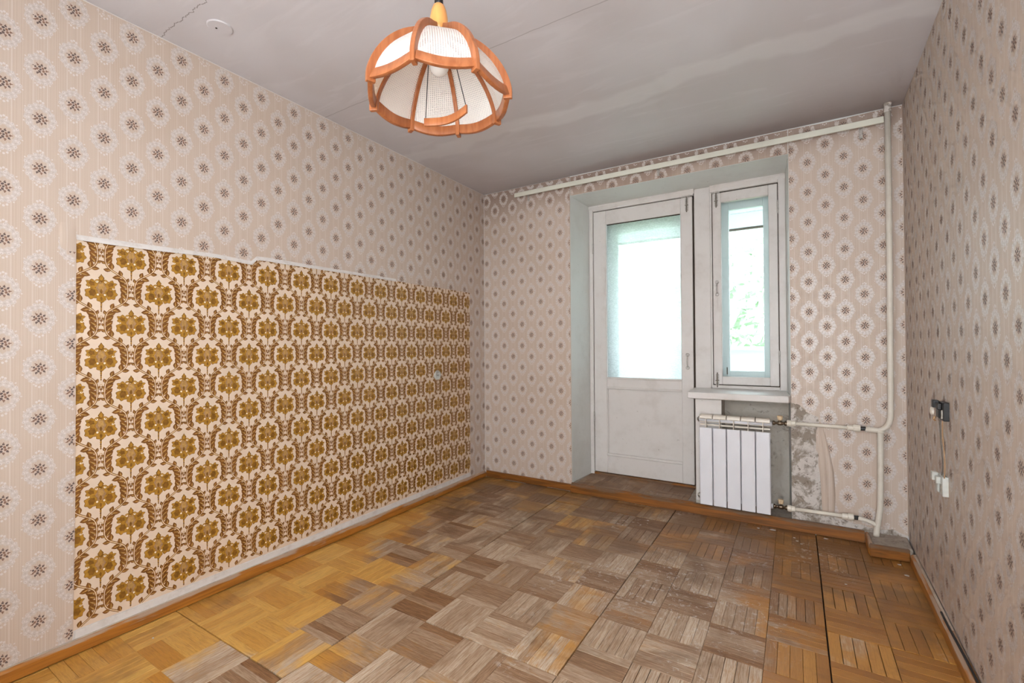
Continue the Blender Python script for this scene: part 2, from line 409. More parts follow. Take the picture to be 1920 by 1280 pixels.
def lathe(bm, prof, centre, axis='z', n=24):
    """prof: (radius, along) pairs"""
    cx, cy, cz = centre; rings = []
    for r, h in prof:
        ring = []
        for k in range(n):
            a = 2 * PI * k / n; p, q = r * math.cos(a), r * math.sin(a)
            co = {'z': (cx + p, cy + q, cz + h), 'x': (cx + h, cy + p, cz + q), 'y': (cx + p, cy + h, cz + q)}[axis]
            ring.append(bm.verts.new(co))
        rings.append(ring)
    for a, b in zip(rings, rings[1:]):
        for k in range(n): bm.faces.new((a[k], a[(k + 1) % n], b[(k + 1) % n], b[k]))
    bm.faces.new(rings[0]); bm.faces.new(rings[-1])
    return bm
def arc(p, q, r_pts): return [Vector(p).lerp(Vector(q), k / r_pts) for k in range(r_pts + 1)]
def bez(a, b, cc, d, n=14):
    a, b, cc, d = map(Vector, (a, b, cc, d)); o = []
    for i in range(n + 1):
        t = i / n; s = 1 - t
        o.append(a * s ** 3 + b * 3 * s * s * t + cc * 3 * s * t * t + d * t ** 3)
    return o

def sheet(name, outline, place, uvf, mat, parent, thick=0.0015, hole=None):
    """a sheet of wallpaper: 2-D outline placed by place(u, v, h); front face at h=thick"""
    bm = nb(); uvl = bm.loops.layers.uv.new('UVMap')
    fr = [bm.verts.new(place(u, v, thick)) for u, v in outline]; bk = [bm.verts.new(place(u, v, 0.0)) for u, v in outline]
    n = len(outline); faces = [(bm.faces.new(fr), outline)]
    bm.faces.new(bk)
    for i in range(n):
        j = (i + 1) % n
        faces.append((bm.faces.new((fr[i], fr[j], bk[j], bk[i])), [outline[i], outline[j], outline[j], outline[i]]))
    for f, cs in faces:
        for lp, (u, v) in zip(f.loops, cs): lp[uvl].uv = uvf(u, v)
    return obj(name, bm, mat, parent)

# ---- the lace medallions of the newer paper, printed as flat ink polygons
def ell(cx, cy, rx, ry, n=8, rot=0.0):
    return [(cx + rx * math.cos(2 * PI * k / n) * math.cos(rot) - ry * math.sin(2 * PI * k / n) * math.sin(rot), cy + rx * math.cos(2 * PI * k / n) * math.sin(rot) + ry * math.sin(2 * PI * k / n) * math.cos(rot)) for k in range(n)]
MEDAL = []
def _medal():
    N = 56
    def ro(t): return 1 + 0.055 * math.sin(14 * t + 0.6) + 0.030 * math.sin(5 * t + 0.9) + 0.02 * math.sin(27 * t)
    def ri(t): return 1 + 0.09 * math.sin(8 * t + PI / 2) + 0.03 * math.sin(19 * t)
    O = [(0.0430 * ro(2 * PI * k / N) * math.cos(2 * PI * k / N), 0.0560 * ro(2 * PI * k / N) * math.sin(2 * PI * k / N)) for k in range(N)]
    I = [(0.0250 * ri(2 * PI * k / N) * math.cos(2 * PI * k / N), 0.0330 * ri(2 * PI * k / N) * math.sin(2 * PI * k / N)) for k in range(N)]
    for k in range(N): MEDAL.append((0, 0, [I[k], O[k], O[(k + 1) % N], I[(k + 1) % N]]))
    r = random.Random(4)
    for k in range(14):                                   # scrolls round the ring
        t = 2 * PI * (k + 0.3) / 14
        for f, sz, m in ((0.93, 0.0052, 1), (0.95, 0.0022, 2), (0.72, 0.0036, 1)):
            MEDAL.append((m, 1 if m == 1 else 2, ell(0.0430 * f * math.cos(t), 0.0560 * f * math.sin(t), sz, sz * 0.8, 7, t + 0.6)))
        t += PI / 14
        MEDAL.append((2, 1, ell(0.0430 * 0.80 * math.cos(t), 0.0560 * 0.80 * math.sin(t), 0.0038, 0.0014, 6, t + 1.2)))
        if k % 2: MEDAL.append((1, 1, ell(0.0430 * 1.08 * math.cos(t), 0.0560 * 1.08 * math.sin(t), 0.0030, 0.0024, 6, t)))
    for sx, sy in ((0, 0.0665), (0, -0.0675), (0.009, -0.0625), (-0.009, -0.0625), (0.007, 0.0625), (-0.007, 0.0625)):
        MEDAL.append((1, 1, ell(sx, sy, 0.0036, 0.0042, 7)))
    for k, (rad, cnt, sz) in enumerate(((0.0, 1, 0.0046), (0.0085, 5, 0.0054), (0.0155, 9, 0.0044), (0.0200, 9, 0.0024))):
        for q in range(cnt):
            t = 2 * PI * q / cnt + k * 0.7
            MEDAL.append((3 + (q + k) % 2, 1, ell(rad * math.cos(t) + r.uniform(-.0008, .0008), rad * 1.05 * math.sin(t) + r.uniform(-.0008, .0008), sz * 0.92, sz * 0.72, 6, t + r.uniform(0.4, 2.4))))
_medal()
def inside(poly, x, y):
    r = False; n = len(poly)
    for i in range(n):
        (x1, y1), (x2, y2) = poly[i], poly[i - 1]
        if (y1 > y) != (y2 > y) and x < (x2 - x1) * (y - y1) / (y2 - y1) + x1: r = not r
    return r
def medallions(parent, outline, place, h, u0, v0, a, p, lo_v=0.03, lo_u=-99):
    us = [q[0] for q in outline]; zs = [q[1] for q in outline]; vs, fs, ms = [], [], []
    i0, i1 = int(math.floor((max(min(us), lo_u) - u0) / a)) - 1, int(math.ceil((max(us) - u0) / a)) + 1
    for i in range(i0, i1 + 1):
        cu = u0 + a * i
        j0, j1 = int(math.floor((max(min(zs), lo_v) - v0) / p)) - 1, int(math.ceil((max(zs) - v0) / p)) + 1
        for j in range(j0, j1 + 1):
            cv = v0 + p * j + (p / 2 if i % 2 else 0)
            whole = all(inside(outline, cu + dx, cv + dy) for dx in (-0.053, 0, 0.053) for dy in (-0.073, 0, 0.073))
            if not whole and not any(inside(outline, cu + dx, cv + dy) for dx in (-0.05, -0.02, 0.02, 0.05) for dy in (-0.07, -0.03, 0.03, 0.07)): continue
            for m, lay, pts in MEDAL:
                q = [(cu + x, cv + y) for x, y in pts]
                if not whole and not all(inside(outline, u, v) for u, v in q): continue
                b = len(vs); vs += [place(u, v, h + 0.00022 + 0.00012 * lay) for u, v in q]
                fs.append(tuple(range(b, b + len(q)))); ms.append(m)
    me = bpy.data.meshes.new('medallion_print'); me.from_pydata(vs, [], fs); me.update()
    me.polygons.foreach_set('material_index', ms)
    o = obj('medallion_print', me, [MT[k] for k in ('lace', 'lace_hi', 'lace_lo', 'petal_a', 'petal_b')], parent); o['kind'] = 'stuff'
    return o

# ------------------------------------------------------------------ the room shell
rng = random.Random(3)
def jag(a, b, n, amp, r):
    """irregular torn line from a to b (2-D), end points kept out"""
    o = []
    for i in range(1, n):
        t = i / n
        o.append((a[0] + (b[0] - a[0]) * t + r.uniform(-amp, amp), a[1] + (b[1] - a[1]) * t + r.uniform(-amp, amp)))
    return o

# floor slab (parquet comes later as children)
floor = tag(obj('floor', B(-0.2, 3.2, Y_REAR - 0.1, 0.47, -0.12, -0.014), MT['subfloor']), 'worn oak parquet floor of small square panels', 'floor', kind='structure')
# ceiling
ceil = tag(obj('ceiling', B(-0.25, 3.2, Y_REAR - 0.1, 0.5, H, H + 0.12), MT['ceiling']), 'grubby white painted concrete ceiling with a slab joint', 'ceiling', kind='structure')
bm = lathe(nb(), [(0.001, -0.006), (0.046, -0.006), (0.049, -0.003), (0.049, 0.001)], (0.312, -2.411, H), 'z', 36)
disc = obj('cover_disc', bm, MT['ceiling'], ceil); disc['label'] = 'painted-over round cover on the ceiling'
obj('screw_hole', lathe(nb(), [(0.001, -0.0075), (0.004, -0.0075), (0.004, -0.005)], (0.300, -2.42, H), 'z', 10), MT['groove'], disc)

# left wall -----------------------------------------------------------------
bm = prism(nb(), [(xl(Y_REAR), Y_REAR), (0, 0), (0, 0.45), (-0.2, 0.45), (-0.2, Y_REAR)], 'z', -0.014, H)
wall_l = tag(obj('wall_left', bm, MT['caulk']), 'left wall with floral wallpaper and a patch of gold damask', 'wall', kind='structure')
placeL = lambda u, v, h: (xl(u) + h + 0.0002, u, v)
GY0, GY1 = -2.796, -0.230
# old damask paper, exposed where the newer paper was cut away
dam = sheet('damask_wallpaper', [(GY0 - 0.05, 0.086), (GY1 + 0.02, 0.086), (GY1 + 0.02, 1.70), (GY0 - 0.05, 1.70)], placeL, lambda u, v: (u, v), MT['d_cream'], wall_l, 0.0006)
dam['label'] = 'gold and brown damask wallpaper with ogee leaf garlands'
top = [(GY0, 1.602), (-2.55, 1.606), (-2.30, 1.612), (-2.115, 1.604), (-2.11, 1.632), (-2.03, 1.636), (-1.70, 1.635), (-1.25, 1.637), (-0.8, 1.633), (-0.4, 1.637), (GY1, 1.634)]
outl = [(Y_REAR, 0.0), (GY0 - 0.02, 0.0), (GY0 - 0.005, 0.075), (GY0, 0.6)] + top + [(GY1 - 0.002, 0.9), (GY1 - 0.001, 0.05), (-0.001, 0.05), (-0.001, H - 0.006), (Y_REAR, H - 0.006)]
pl = sheet('floral_wallpaper', outl, placeL, lambda u, v: (u, v), MT['paper_left'], wall_l, 0.0028)
medallions(pl, outl, placeL, 0.0028, -2.8974, 2.2093, 0.0926, 0.1850, lo_u=-3.6)
# curled cut edge of the newer paper along the top of the patch
bm = nb(); uvl = bm.loops.layers.uv.new('UVMap'); rows = []
for k in range(61):
    y = GY0 + (-1.1 - GY0) * k / 60
    for (a, za), (b, zb) in zip(top, top[1:]):
        if a <= y <= b: zt = za + (zb - za) * (y - a) / max(b - a, 1e-6)
    w = 0.004 + 0.012 * (0.5 + 0.5 * math.sin(y * 9)) * (1 - k / 60) + rng.uniform(0, 0.003)
    rows.append([bm.verts.new((xl(y) + h, y, zt + dz)) for h, dz in ((0.0030, 0.014), (0.0048, 0.006), (0.0065 + w * 0.3, -0.002 - w * 0.4), (0.0055 + w * 0.3, -0.003 - w * 0.4))])
for a, b in zip(rows, rows[1:]):
    for i in range(3):
        f = bm.faces.new((a[i], a[i + 1], b[i + 1], b[i]))
        for lp in f.loops: lp[uvl].uv = (lp.vert.co.y + 0.04, lp.vert.co.z + 0.04)
obj('curled_edge', bm, MT['caulk'], wall_l, True)
bm = nb(); rows = []
for k in range(13):
    z = 1.602 + 0.055 - 0.11 * k / 12
    rows.append([bm.verts.new((xl(GY0) + h, GY0 + dy, z)) for dy, h in ((-0.05, 0.0030), (-0.03, 0.0070 * math.sin(PI * k / 12) + 0.003), (-0.012, 0.0045), (0.0, 0.0034))])
uvl = bm.loops.layers.uv.new('UVMap')
for a, b in zip(rows, rows[1:]):
    for i in range(3):
        f = bm.faces.new((a[i], a[i + 1], b[i + 1], b[i]))
        for lp in f.loops: lp[uvl].uv = (lp.vert.co.y, lp.vert.co.z)
obj('paper_flap', bm, MT['paper_left'], wall_l, True)
# pale strip of bare wall between the damask and the skirting
obj('plaster_strip', prism(nb(), [(xl(GY0) , GY0), (xl(GY0) + 0.0042, GY0), (xl(GY1) + 0.0042, GY1), (xl(GY1), GY1)], 'z', 0.04, 0.083), MT['caulk'], wall_l)

# ---- damask print: flat polygons of ink on the ground paper ----------------
DCOL, DPER = 0.0985, 0.276
DY0, DZ0 = -2.6205, 1.2732
D_M = {'gold': 0, 'dark': 1, 'brown': 2, 'tan': 3, 'mauve': 4, 'light': 5}
def blob(cx, cy, rx, ry, teeth, amp, ph=0.0, n=None, rot=0.0):
    n = n or teeth * 4; o = []
    for i in range(n):
        a = 2 * PI * i / n
        k = 1 + amp * (abs(((teeth * a + ph) / PI) % 2 - 1) * 2 - 1)
        x, y = rx * k * math.cos(a), ry * k * math.sin(a)
        o.append((cx + x * math.cos(rot) - y * math.sin(rot), cy + x * math.sin(rot) + y * math.cos(rot)))
    return o
def leafp(x, y, ang, L, w, bend=0.0):
    ca, sa = math.cos(ang), math.sin(ang); o = []
    prof = [(0, 0), (0.18, 0.30), (0.42, 0.5), (0.66, 0.42), (0.86, 0.2), (1.0, 0.0), (0.86, -0.14), (0.66, -0.32), (0.42, -0.40), (0.18, -0.26)]
    for t, s in prof:
        a, b = t * L, s * w + bend * t * t * L
        o.append((x + a * ca - b * sa, y + a * sa + b * ca))
    return o
flower = []
FK = 0.96
def FP(m, lay, pts):
    if m == 'gold' and lay == 1:
        mx, my = sum(q[0] for q in pts) / len(pts), sum(q[1] for q in pts) / len(pts)
        flower.append(('brown', 0.5, [(FK * (mx + (x - mx) * 1.07), FK * (my + (y - my) * 1.07)) for x, y in pts]))
    flower.append((m, lay, [(FK * x, FK * y) for x, y in pts] if lay and min(q[1] for q in pts) > -0.1 else pts))
for s in (-1, 1):
    FP('gold', 1, blob(s * 0.030, -0.018, 0.0215, 0.0235, 7, 0.16, 0.4 * s))
    FP('dark', 2, blob(s * 0.0285, -0.0165, 0.0115, 0.0150, 6, 0.15, 1.0))
    FP('gold', 1, blob(s * 0.029, 0.019, 0.0200, 0.0165, 6, 0.24, 0.9 + s * 0.5, rot=s * 0.5))
    FP('dark', 2, blob(s * 0.031, 0.021, 0.0105, 0.0085, 5, 0.25, 0.3, rot=s * 0.6))
    FP('gold', 3, blob(s * 0.0135, 0.0315, 0.0088, 0.0088, 4, 0.05)); FP('light', 4, blob(s * 0.0140, 0.0305, 0.0046, 0.0046, 3, 0.0, n=10)); FP('dark', 5, blob(s * 0.0148, 0.0320, 0.0022, 0.0022, 3, 0.0, n=8))
    FP('light', 4, blob(s * 0.0405, 0.0040, 0.0048, 0.0040, 3, 0.1, n=10)); FP('gold', 5, blob(s * 0.0412, 0.0052, 0.0024, 0.0020, 3, 0, n=8))
    FP('light', 4, blob(s * 0.0115, -0.0235, 0.0038, 0.0042, 3, 0.0, n=10))
    FP('gold', 3, leafp(s * 0.004, -0.035, PI / 2 - s * 1.15, 0.020, 0.012))
    FP('dark', 2, leafp(0, 0.030, PI / 2 - s * 0.75, 0.016, 0.009))
FP('gold', 1, blob(0, -0.040, 0.0150, 0.0145, 5, 0.14, 0.5)); FP('dark', 4, leafp(0, -0.030, -PI / 2, 0.020, 0.009))
FP('gold', 0.2, blob(0, 0.0, 0.034, 0.030, 9, 0.08))
FP('mauve', 3, blob(0, 0.004, 0.0160, 0.0245, 6, 0.16, 0.2)); FP('tan', 4, blob(0, 0.010, 0.0095, 0.0150, 5, 0.2, 0.7)); FP('dark', 5, leafp(0, -0.020, PI / 2, 0.022, 0.010))
FP('dark', 3, [(0, 0.064), (0.0045, 0.056), (0.0105, 0.047), (0.0070, 0.040), (0.0050, 0.031), (-0.0050, 0.031), (-0.0070, 0.040), (-0.0105, 0.047), (-0.0045, 0.056)])
FP('gold', 4, [(0, 0.059), (0.0065, 0.047), (0.0030, 0.037), (-0.0030, 0.037), (-0.0065, 0.047)])
for k in range(5): FP('gold' if k % 2 else 'dark', 1, blob(0, -0.0575 - 0.0085 * k, 0.0036 - 0.0003 * k, 0.0048, 3, 0, n=8))
FP('brown', 1, [(0, -0.118), (0.0022, -0.1245), (0.0075, -0.127), (0.0022, -0.1295), (0, -0.136), (-0.0022, -0.1295), (-0.0075, -0.127), (-0.0022, -0.1245)])
for k in range(2):
    for s in (-1, 1): FP('tan', 1, [(0.0005 * s, -0.106 - 0.008 * k), (s * 0.0070, -0.112 - 0.008 * k), (s * 0.0068, -0.1135 - 0.008 * k), (0.0005 * s, -0.1085 - 0.008 * k)])
vine = []      # the garland between two flower columns; u from the column with the flower at v = 0
def vx(v): return 0.0492 + 0.0375 * math.tanh(1.7 * math.cos(2 * PI * v / DPER)) / math.tanh(1.7)
def vt(v):
    d = 0.0005; return math.atan2(2 * d, vx(v + d) - vx(v - d))
NV = 36
for (wd, m, lay) in ((0.0042, 'brown', 1), (0.0024, 'tan', 2), (0.0009, 'light', 3)):
    for i in range(NV):
        a, b = -DPER / 2 + DPER * i / NV, -DPER / 2 + DPER * (i + 1) / NV
        o = []
        for v, s in ((a, -1), (b, -1), (b, 1), (a, 1)):
            t = vt(v); o.append((vx(v) + s * wd * math.sin(t), v - s * wd * math.cos(t)))
        vine.append((m, lay, o))
NL = 12
for i in range(NL):
    v = -DPER / 2 + DPER * (i + 0.5) / NL
    t = vt(v); x = vx(v); cs = math.cos(2 * PI * v / DPER); steep = 1 - abs(cs)
    for s in (-1, 1):
        facing = (cs > 0) == (s > 0)          # towards the flower the garland frames
        L = (0.033 if facing else 0.015) * (1 - steep) + 0.030 * steep
        wv_ = (0.0250 if facing else 0.0100) * (1 - steep) + 0.0210 * steep
        a = t + s * (0.78 if facing else 0.5)
        ox = x + 0.002 * math.cos(t + s * PI / 2); oy = v + 0.002 * math.sin(t + s * PI / 2)
        vine.append(('brown', 4, leafp(ox, oy, a, L, wv_, 0.06 * s)))
        vine.append(('tan', 5, leafp(ox, oy, a + 0.10 * s, L * 0.78, wv_ * 0.22, 0.05 * s)))
vs, fs, ms = [], [], []
def ink(m, lay, pts, cu, cv, mir=1):
    q = [(cu + mir * x, cv + y) for x, y in pts]
    us = [p[0] for p in q]; zs = [p[1] for p in q]
    if max(us) > GY1 + 0.02 or min(us) < GY0 - 0.04 or max(zs) > 1.68 or min(zs) < 0.087: return
    b = len(vs)
    for u, v in q: vs.append((xl(u) + 0.0009 + 0.00014 * lay, u, v))
    fs.append(list(range(b, b + len(q)))); ms.append(D_M[m])
for i in range(-3, 26):
    cu = DY0 + DCOL * i; ph = DPER / 2 if i % 2 else 0.0
    for j in range(-6, 4):
        cv = DZ0 - ph + DPER * j
        for m, lay, pts in flower: ink(m, lay, pts, cu, cv)
        for m, lay, pts in vine: ink(m, lay, pts, cu, cv)          # right of an A column, and right of a B column the garland runs in B's own phase
        if False: pass
me = bpy.data.meshes.new('damask_print'); me.from_pydata(vs, [], fs); me.update()
for p_, m_ in zip(me.polygons, ms): p_.material_index = m_
pr = obj('damask_print', me, [MT[k] for k in ('d_gold', 'd_dark', 'd_brown', 'd_tan', 'd_mauve', 'd_light')], dam); pr['kind'] = 'stuff'

# window wall ---------------------------------------------------------------
bm = prism(nb(), [(-0.2, 0), (0.855, 0), (0.886, DN), (0.886, 0.47), (-0.2, 0.47)], 'z', -0.014, H)
prism(bm, [(0, 2.39), (DN, 2.372), (0.47, 2.372), (0.47, H), (0, H)], 'x', 0.855, 2.375)
prism(bm, [(2.375, 0), (3.15, 0), (3.15, 0.47), (2.352, 0.47), (2.352, DN)], 'z', -0.014, H)
wall_b = tag(obj('wall_back', bm, MT['wallplaster']), 'window wall with faded floral wallpaper around a deep white niche', 'wall', kind='structure')
placeB = lambda u, v, h: (u, -h - 0.0002, v)
ol1 = [(0.003, 0.05), (0.853, 0.05), (0.853, H - 0.004), (0.003, H - 0.006)]
sh = sheet('floral_wallpaper', ol1, placeB, lambda u, v: (u, v), MT['paper_back'], wall_b, 0.006)
medallions(sh, ol1, placeB, 0.006, 0.1230, 2.0092, 0.0915, 0.1855)
ol2 = [(0.858, 2.392), (2.373, 2.392), (2.373, H - 0.006), (1.9, H - 0.010), (1.5, H - 0.005), (0.858, H - 0.008)]
sh = sheet('floral_wallpaper', ol2, placeB, lambda u, v: (u, v), MT['paper_back'], wall_b, 0.003)
medallions(sh, ol2, placeB, 0.003, 0.93, 2.50, 0.0925, 0.185)
tear = [(2.377, 0.80), (2.42, 0.79), (2.47, 0.74), (2.52, 0.72), (2.515, 0.66), (2.505, 0.55), (2.515, 0.45), (2.525, 0.33), (2.535, 0.22), (2.555, 0.14), (2.60, 0.115), (2.72, 0.10), (2.80, 0.085), (2.87, 0.10), (2.94, 0.075)]
tj = [tear[0]]
for a, b in zip(tear, tear[1:]): tj += jag(a, b, 4, 0.006, rng) + [b]
ol3 = tj + [(W - 0.001, H - 0.005), (2.80, H - 0.006), (2.6, H - 0.012), (2.377, H - 0.006)]
sh = sheet('floral_wallpaper', ol3, placeB, lambda u, v: (u, v), MT['paper_backr'], wall_b, 0.004)
medallions(sh, ol3, placeB, 0.004, 2.477, 2.3127, 0.0927, 0.1875)
bare = []
sheet('bare_plaster', [(2.373, 0.06), (2.94, 0.06), (2.94, 0.13), (2.62, 0.16), (2.57, 0.80), (2.373, 0.86)], placeB, lambda u, v: (u, v), MT['roughplaster'], wall_b, 0.0022)
# loose fold of paper hanging beside the bare plaster
bm = nb(); uvl = bm.loops.layers.uv.new('UVMap'); rows = []
for k in range(25):
    z = 0.66 - 0.54 * k / 24; s = min(1.0, k / 12) ** 0.8 * (1 - 0.25 * max(0, (k - 18) / 6))
    x0 = 2.512 + 0.022 * (k / 24)
    rows.append([bm.verts.new((x0 + dx * (0.4 + 0.6 * s), -0.004 - hh * s - 0.0006, z)) for dx, hh in ((0, 0.010), (0.018, 0.020), (0.032, 0.016), (0.040, 0.006), (0.055, 0.019), (0.066, 0.012), (0.072, 0.0))])
for a, b in zip(rows, rows[1:]):
    for i in range(6):
        f = bm.faces.new((a[i], a[i + 1], b[i + 1], b[i]))
        for lp in f.loops: lp[uvl].uv = (lp.vert.co.x - 0.02, lp.vert.co.z)
obj('loose_paper_fold', bm, MT['paper_backr'], wall_b, True)
obj('corner_seam', B(0.001, 0.007, -0.0105, 0, 0.07, H - 0.006), MT['caulk'], wall_b)
# masonry below the window: pier by the door, recess behind the radiator
bm = prism(nb(), [(1.797, 0.012), (1.966, 0.012), (1.966, 0.20), (2.30, 0.20), (2.36, 0.20), (2.36, 0.47), (1.745, 0.47), (1.745, DN)], 'z', 0, 0.80)
obj('window_breast', bm, MT['recess'], wall_b)
obj('pier_face', B(1.799, 1.968, 0.004, 0.0125, 0.085, 0.795), MT['white_paint'], wall_b, bevel=0.003)

# right wall ------------------------------------------------------------------
bm = prism(nb(), [(xr(0.0), 0), (xr(Y_REAR), Y_REAR), (3.2, Y_REAR), (3.2, 0)], 'z', -0.014, H)
wall_r = tag(obj('wall_right', bm, MT['caulk']), 'right wall papered with small floral medallions', 'wall', kind='structure')
placeR = lambda u, v, h: (xr(u) - h - 0.0002, u, v)
edge = [(Y_REAR, 0.055)] + [(y_, 0.062 + rng.uniform(-0.006, 0.008)) for y_ in [-3.4, -3.0, -2.6, -2.2, -1.9, -1.7, -1.5, -1.3, -1.1, -0.9, -0.7, -0.5, -0.35, -0.2]] + [(-0.001, 0.075)]
ol4 = edge + [(-0.001, H - 0.003), (-0.6, H - 0.008), (-1.2, H - 0.004), (Y_REAR, H - 0.006)]
sh = sheet('floral_wallpaper', ol4, placeR, lambda u, v: (u, v), MT['paper_right'], wall_r, 0.003)
medallions(sh, ol4, placeR, 0.003, -1.2528, 2.0543, 0.0905, 0.186, lo_u=-2.6)

# rear wall; its two unseen openings are added to hold the fill lights ---------------
bm = nb()
box(bm, -0.2, 0.80, Y_REAR - 0.12, Y_REAR, 0, H); box(bm, 1.40, 2.15, Y_REAR - 0.12, Y_REAR, 0, H); box(bm, 0.80, 1.40, Y_REAR - 0.12, Y_REAR, 2.1, H); box(bm, 0.80, 1.40, Y_REAR - 0.12, Y_REAR, 0, 0.8); box(bm, 2.83, 3.2, Y_REAR - 0.12, Y_REAR, 0, H); box(bm, 2.15, 2.83, Y_REAR - 0.12, Y_REAR, 2.1, H)
wall_f = tag(obj('wall_front', bm, MT['wallplaster']), 'rear wall behind the viewer with two openings added for the fill lights', 'wall', kind='structure')

# ------------------------------------------------------------------ parquet
SQ = 0.2072
def proj(x, y, z):
    d = Vector((x, y, z)) - Vector((2.401, -3.427, 1.172)); zz = d.dot(fw)
    if zz < 0.05: return None
    return (960 + 861.8 * d.dot(r2) / zz, 640 - 861.8 * d.dot(u2) / zz, zz)
pan_x = [(0.011, 0.840), (0.840, 1.669), (1.669, 2.498), (2.498, 3.327)]
pan_y = [-1.632, -1.945, -1.532, -1.140]
strips = []
pr_ = random.Random(21)
for pi_, (px0, px1) in enumerate(pan_x):
    y_ = pan_y[pi_]
    while y_ < 0: y_ += 4 * SQ
    while y_ > -3.5:
        # one panel of 4 x 4 squares, laid a hair high or tilted
        base = pr_.uniform(-0.0010, 0.0012); tx, ty = pr_.uniform(-0.0016, 0.0016), pr_.uniform(-0.0016, 0.0016)
        for i in range(4):
            for j in range(4):
                x0 = px0 + i * SQ; y0 = y_ - (j + 1) * SQ
                x1, y1 = x0 + SQ, y0 + SQ
                if i == 0: x0 += 0.0018
                if i == 3: x1 -= 0.0018
                if j == 0: y1 -= 0.0018
                if j == 3: y0 += 0.0018
                along_x = ((i + j) % 2 == 1)
                ns = 5 if pr_.random() < 0.8 else 6
                sqt = pr_.uniform(-0.16, 0.16); sqv = pr_.uniform(-0.42, 0.42); tone = pr_.uniform(0.28, 0.68) + (0.14 if not along_x else -0.12); gq = pr_.choice((0.0004, 0.0004, 0.0005, 0.0006, 0.0008, 0.0011))
                for s in range(ns):
                    g = gq
                    if along_x: a = (x0 + g, x1 - g, y0 + (y1 - y0) * s / ns + g, y0 + (y1 - y0) * (s + 1) / ns - g)
                    else: a = (x0 + (x1 - x0) * s / ns + g, x0 + (x1 - x0) * (s + 1) / ns - g, y0 + g, y1 - g)
                    ax0, ax1, ay0, ay1 = a
                    # cut at the skirtings
                    lim_r = xr((ay0 + ay1) / 2) - 0.012
                    ax0 = max(ax0, 0.006 + xl(ay0)); ax1 = min(ax1, lim_r); ay1 = min(ay1, -0.008)
                    if ax1 - ax0 < 0.01 or ay1 - ay0 < 0.01: continue
                    zt = base + tx * (i - 1.5) / 2 + ty * (j - 1.5) / 2 + pr_.uniform(-0.00035, 0.00035)
                    tint = min(1, max(0, tone + pr_.uniform(-0.3, 0.3))); t2 = min(1, max(0, 0.5 + sqv + pr_.uniform(-0.18, 0.18)))
                    strips.append((ax0, ax1, ay0, ay1, zt, along_x, tint, t2, pr_.random(), 0.0))
        y_ -= 4 * SQ
# same wood on the raised floor of the niche
def niche_strips():
    x_ = 0.89; k = 0
    zt = 0.0725
    y0s = [(-0.018, 0.135), (0.135, 0.325)]
    for r_, (ya, yb) in enumerate(y0s):
        x_ = 0.893; k = r_
        while x_ < 1.735:
            w_ = 0.19 if k % 2 == 0 else 0.155; xe = min(x_ + w_, 1.742)
            n_ = 4
            for s in range(n_):
                if k % 2: a = (x_ + 0.0004, xe - 0.0004, ya + (yb - ya) * s / n_ + 0.0004, ya + (yb - ya) * (s + 1) / n_ - 0.0004)
                else: a = (x_ + (xe - x_) * s / n_ + 0.0004, x_ + (xe - x_) * (s + 1) / n_ - 0.0004, ya + 0.0004, yb - 0.0004)
                strips_n.append(a + (zt + pr_.uniform(-0.0004, 0.0004), bool(k % 2), pr_.uniform(0.0, 0.5), pr_.uniform(0, 0.5), pr_.random(), 0.068))
            x_ = xe; k += 1
strips_n = []
niche_strips()
TH = 0.014
def strip_mesh(L, w):
    """a single block: long axis x, top edges eased, centred, top at z=0"""
    e = 0.0008
    bm = nb()
    rings = []
    for z, k in ((-TH, 0), (-e, 0), (0, e)):
        rings.append([bm.verts.new((sx * (L / 2 - k), sy * (w / 2 - k), z)) for sx, sy in ((-1, -1), (1, -1), (1, 1), (-1, 1))])
    for a, b in zip(rings, rings[1:]):
        for i in range(4): bm.faces.new((a[i], a[(i + 1) % 4], b[(i + 1) % 4], b[i]))
    bm.faces.new(rings[2]); bm.faces.new(rings[0][::-1])
    uvl = bm.loops.layers.uv.new('UVMap')
    for f in bm.faces:
        for lp in f.loops: lp[uvl].uv = (lp.vert.co.x, lp.vert.co.y)
    return bm
def shown(s):
    x, y = (s[0] + s[1]) / 2, (s[2] + s[3]) / 2
    q = proj(x, y, 0)
    if not q or not (-20 < q[0] < 1940 and -20 < q[1] < 1300): return 0
    return (s[1] - s[0]) * (s[3] - s[2]) * 1.17 / q[2] ** 3
def in_block(s):
    return (s[0] + s[1]) / 2 > 2.745 and (s[2] + s[3]) / 2 > -0.215
order = sorted(range(len(strips)), key=lambda i: -shown(strips[i]))
single = set(order[:300])
cache = {}
for i in order[:300]:
    s = strips[i]; ax = s[5]
    L, w = ((s[1] - s[0]), (s[3] - s[2])) if ax else ((s[3] - s[2]), (s[1] - s[0]))
    key = (round(L, 4), round(w, 4))
    if key not in cache:
        bm = strip_mesh(*key); me = bpy.data.meshes.new('parquet_strip'); bm.to_mesh(me); bm.free(); me.materials.append(MT['parquet']); cache[key] = me
    o = bpy.data.objects.new('parquet_strip', cache[key]); COL.objects.link(o); o.parent = floor
    o.location = ((s[0] + s[1]) / 2, (s[2] + s[3]) / 2, s[4]); o.rotation_euler = (0, 0, 0 if ax else PI / 2)
    o.color = (s[6], s[7], s[8], 1)
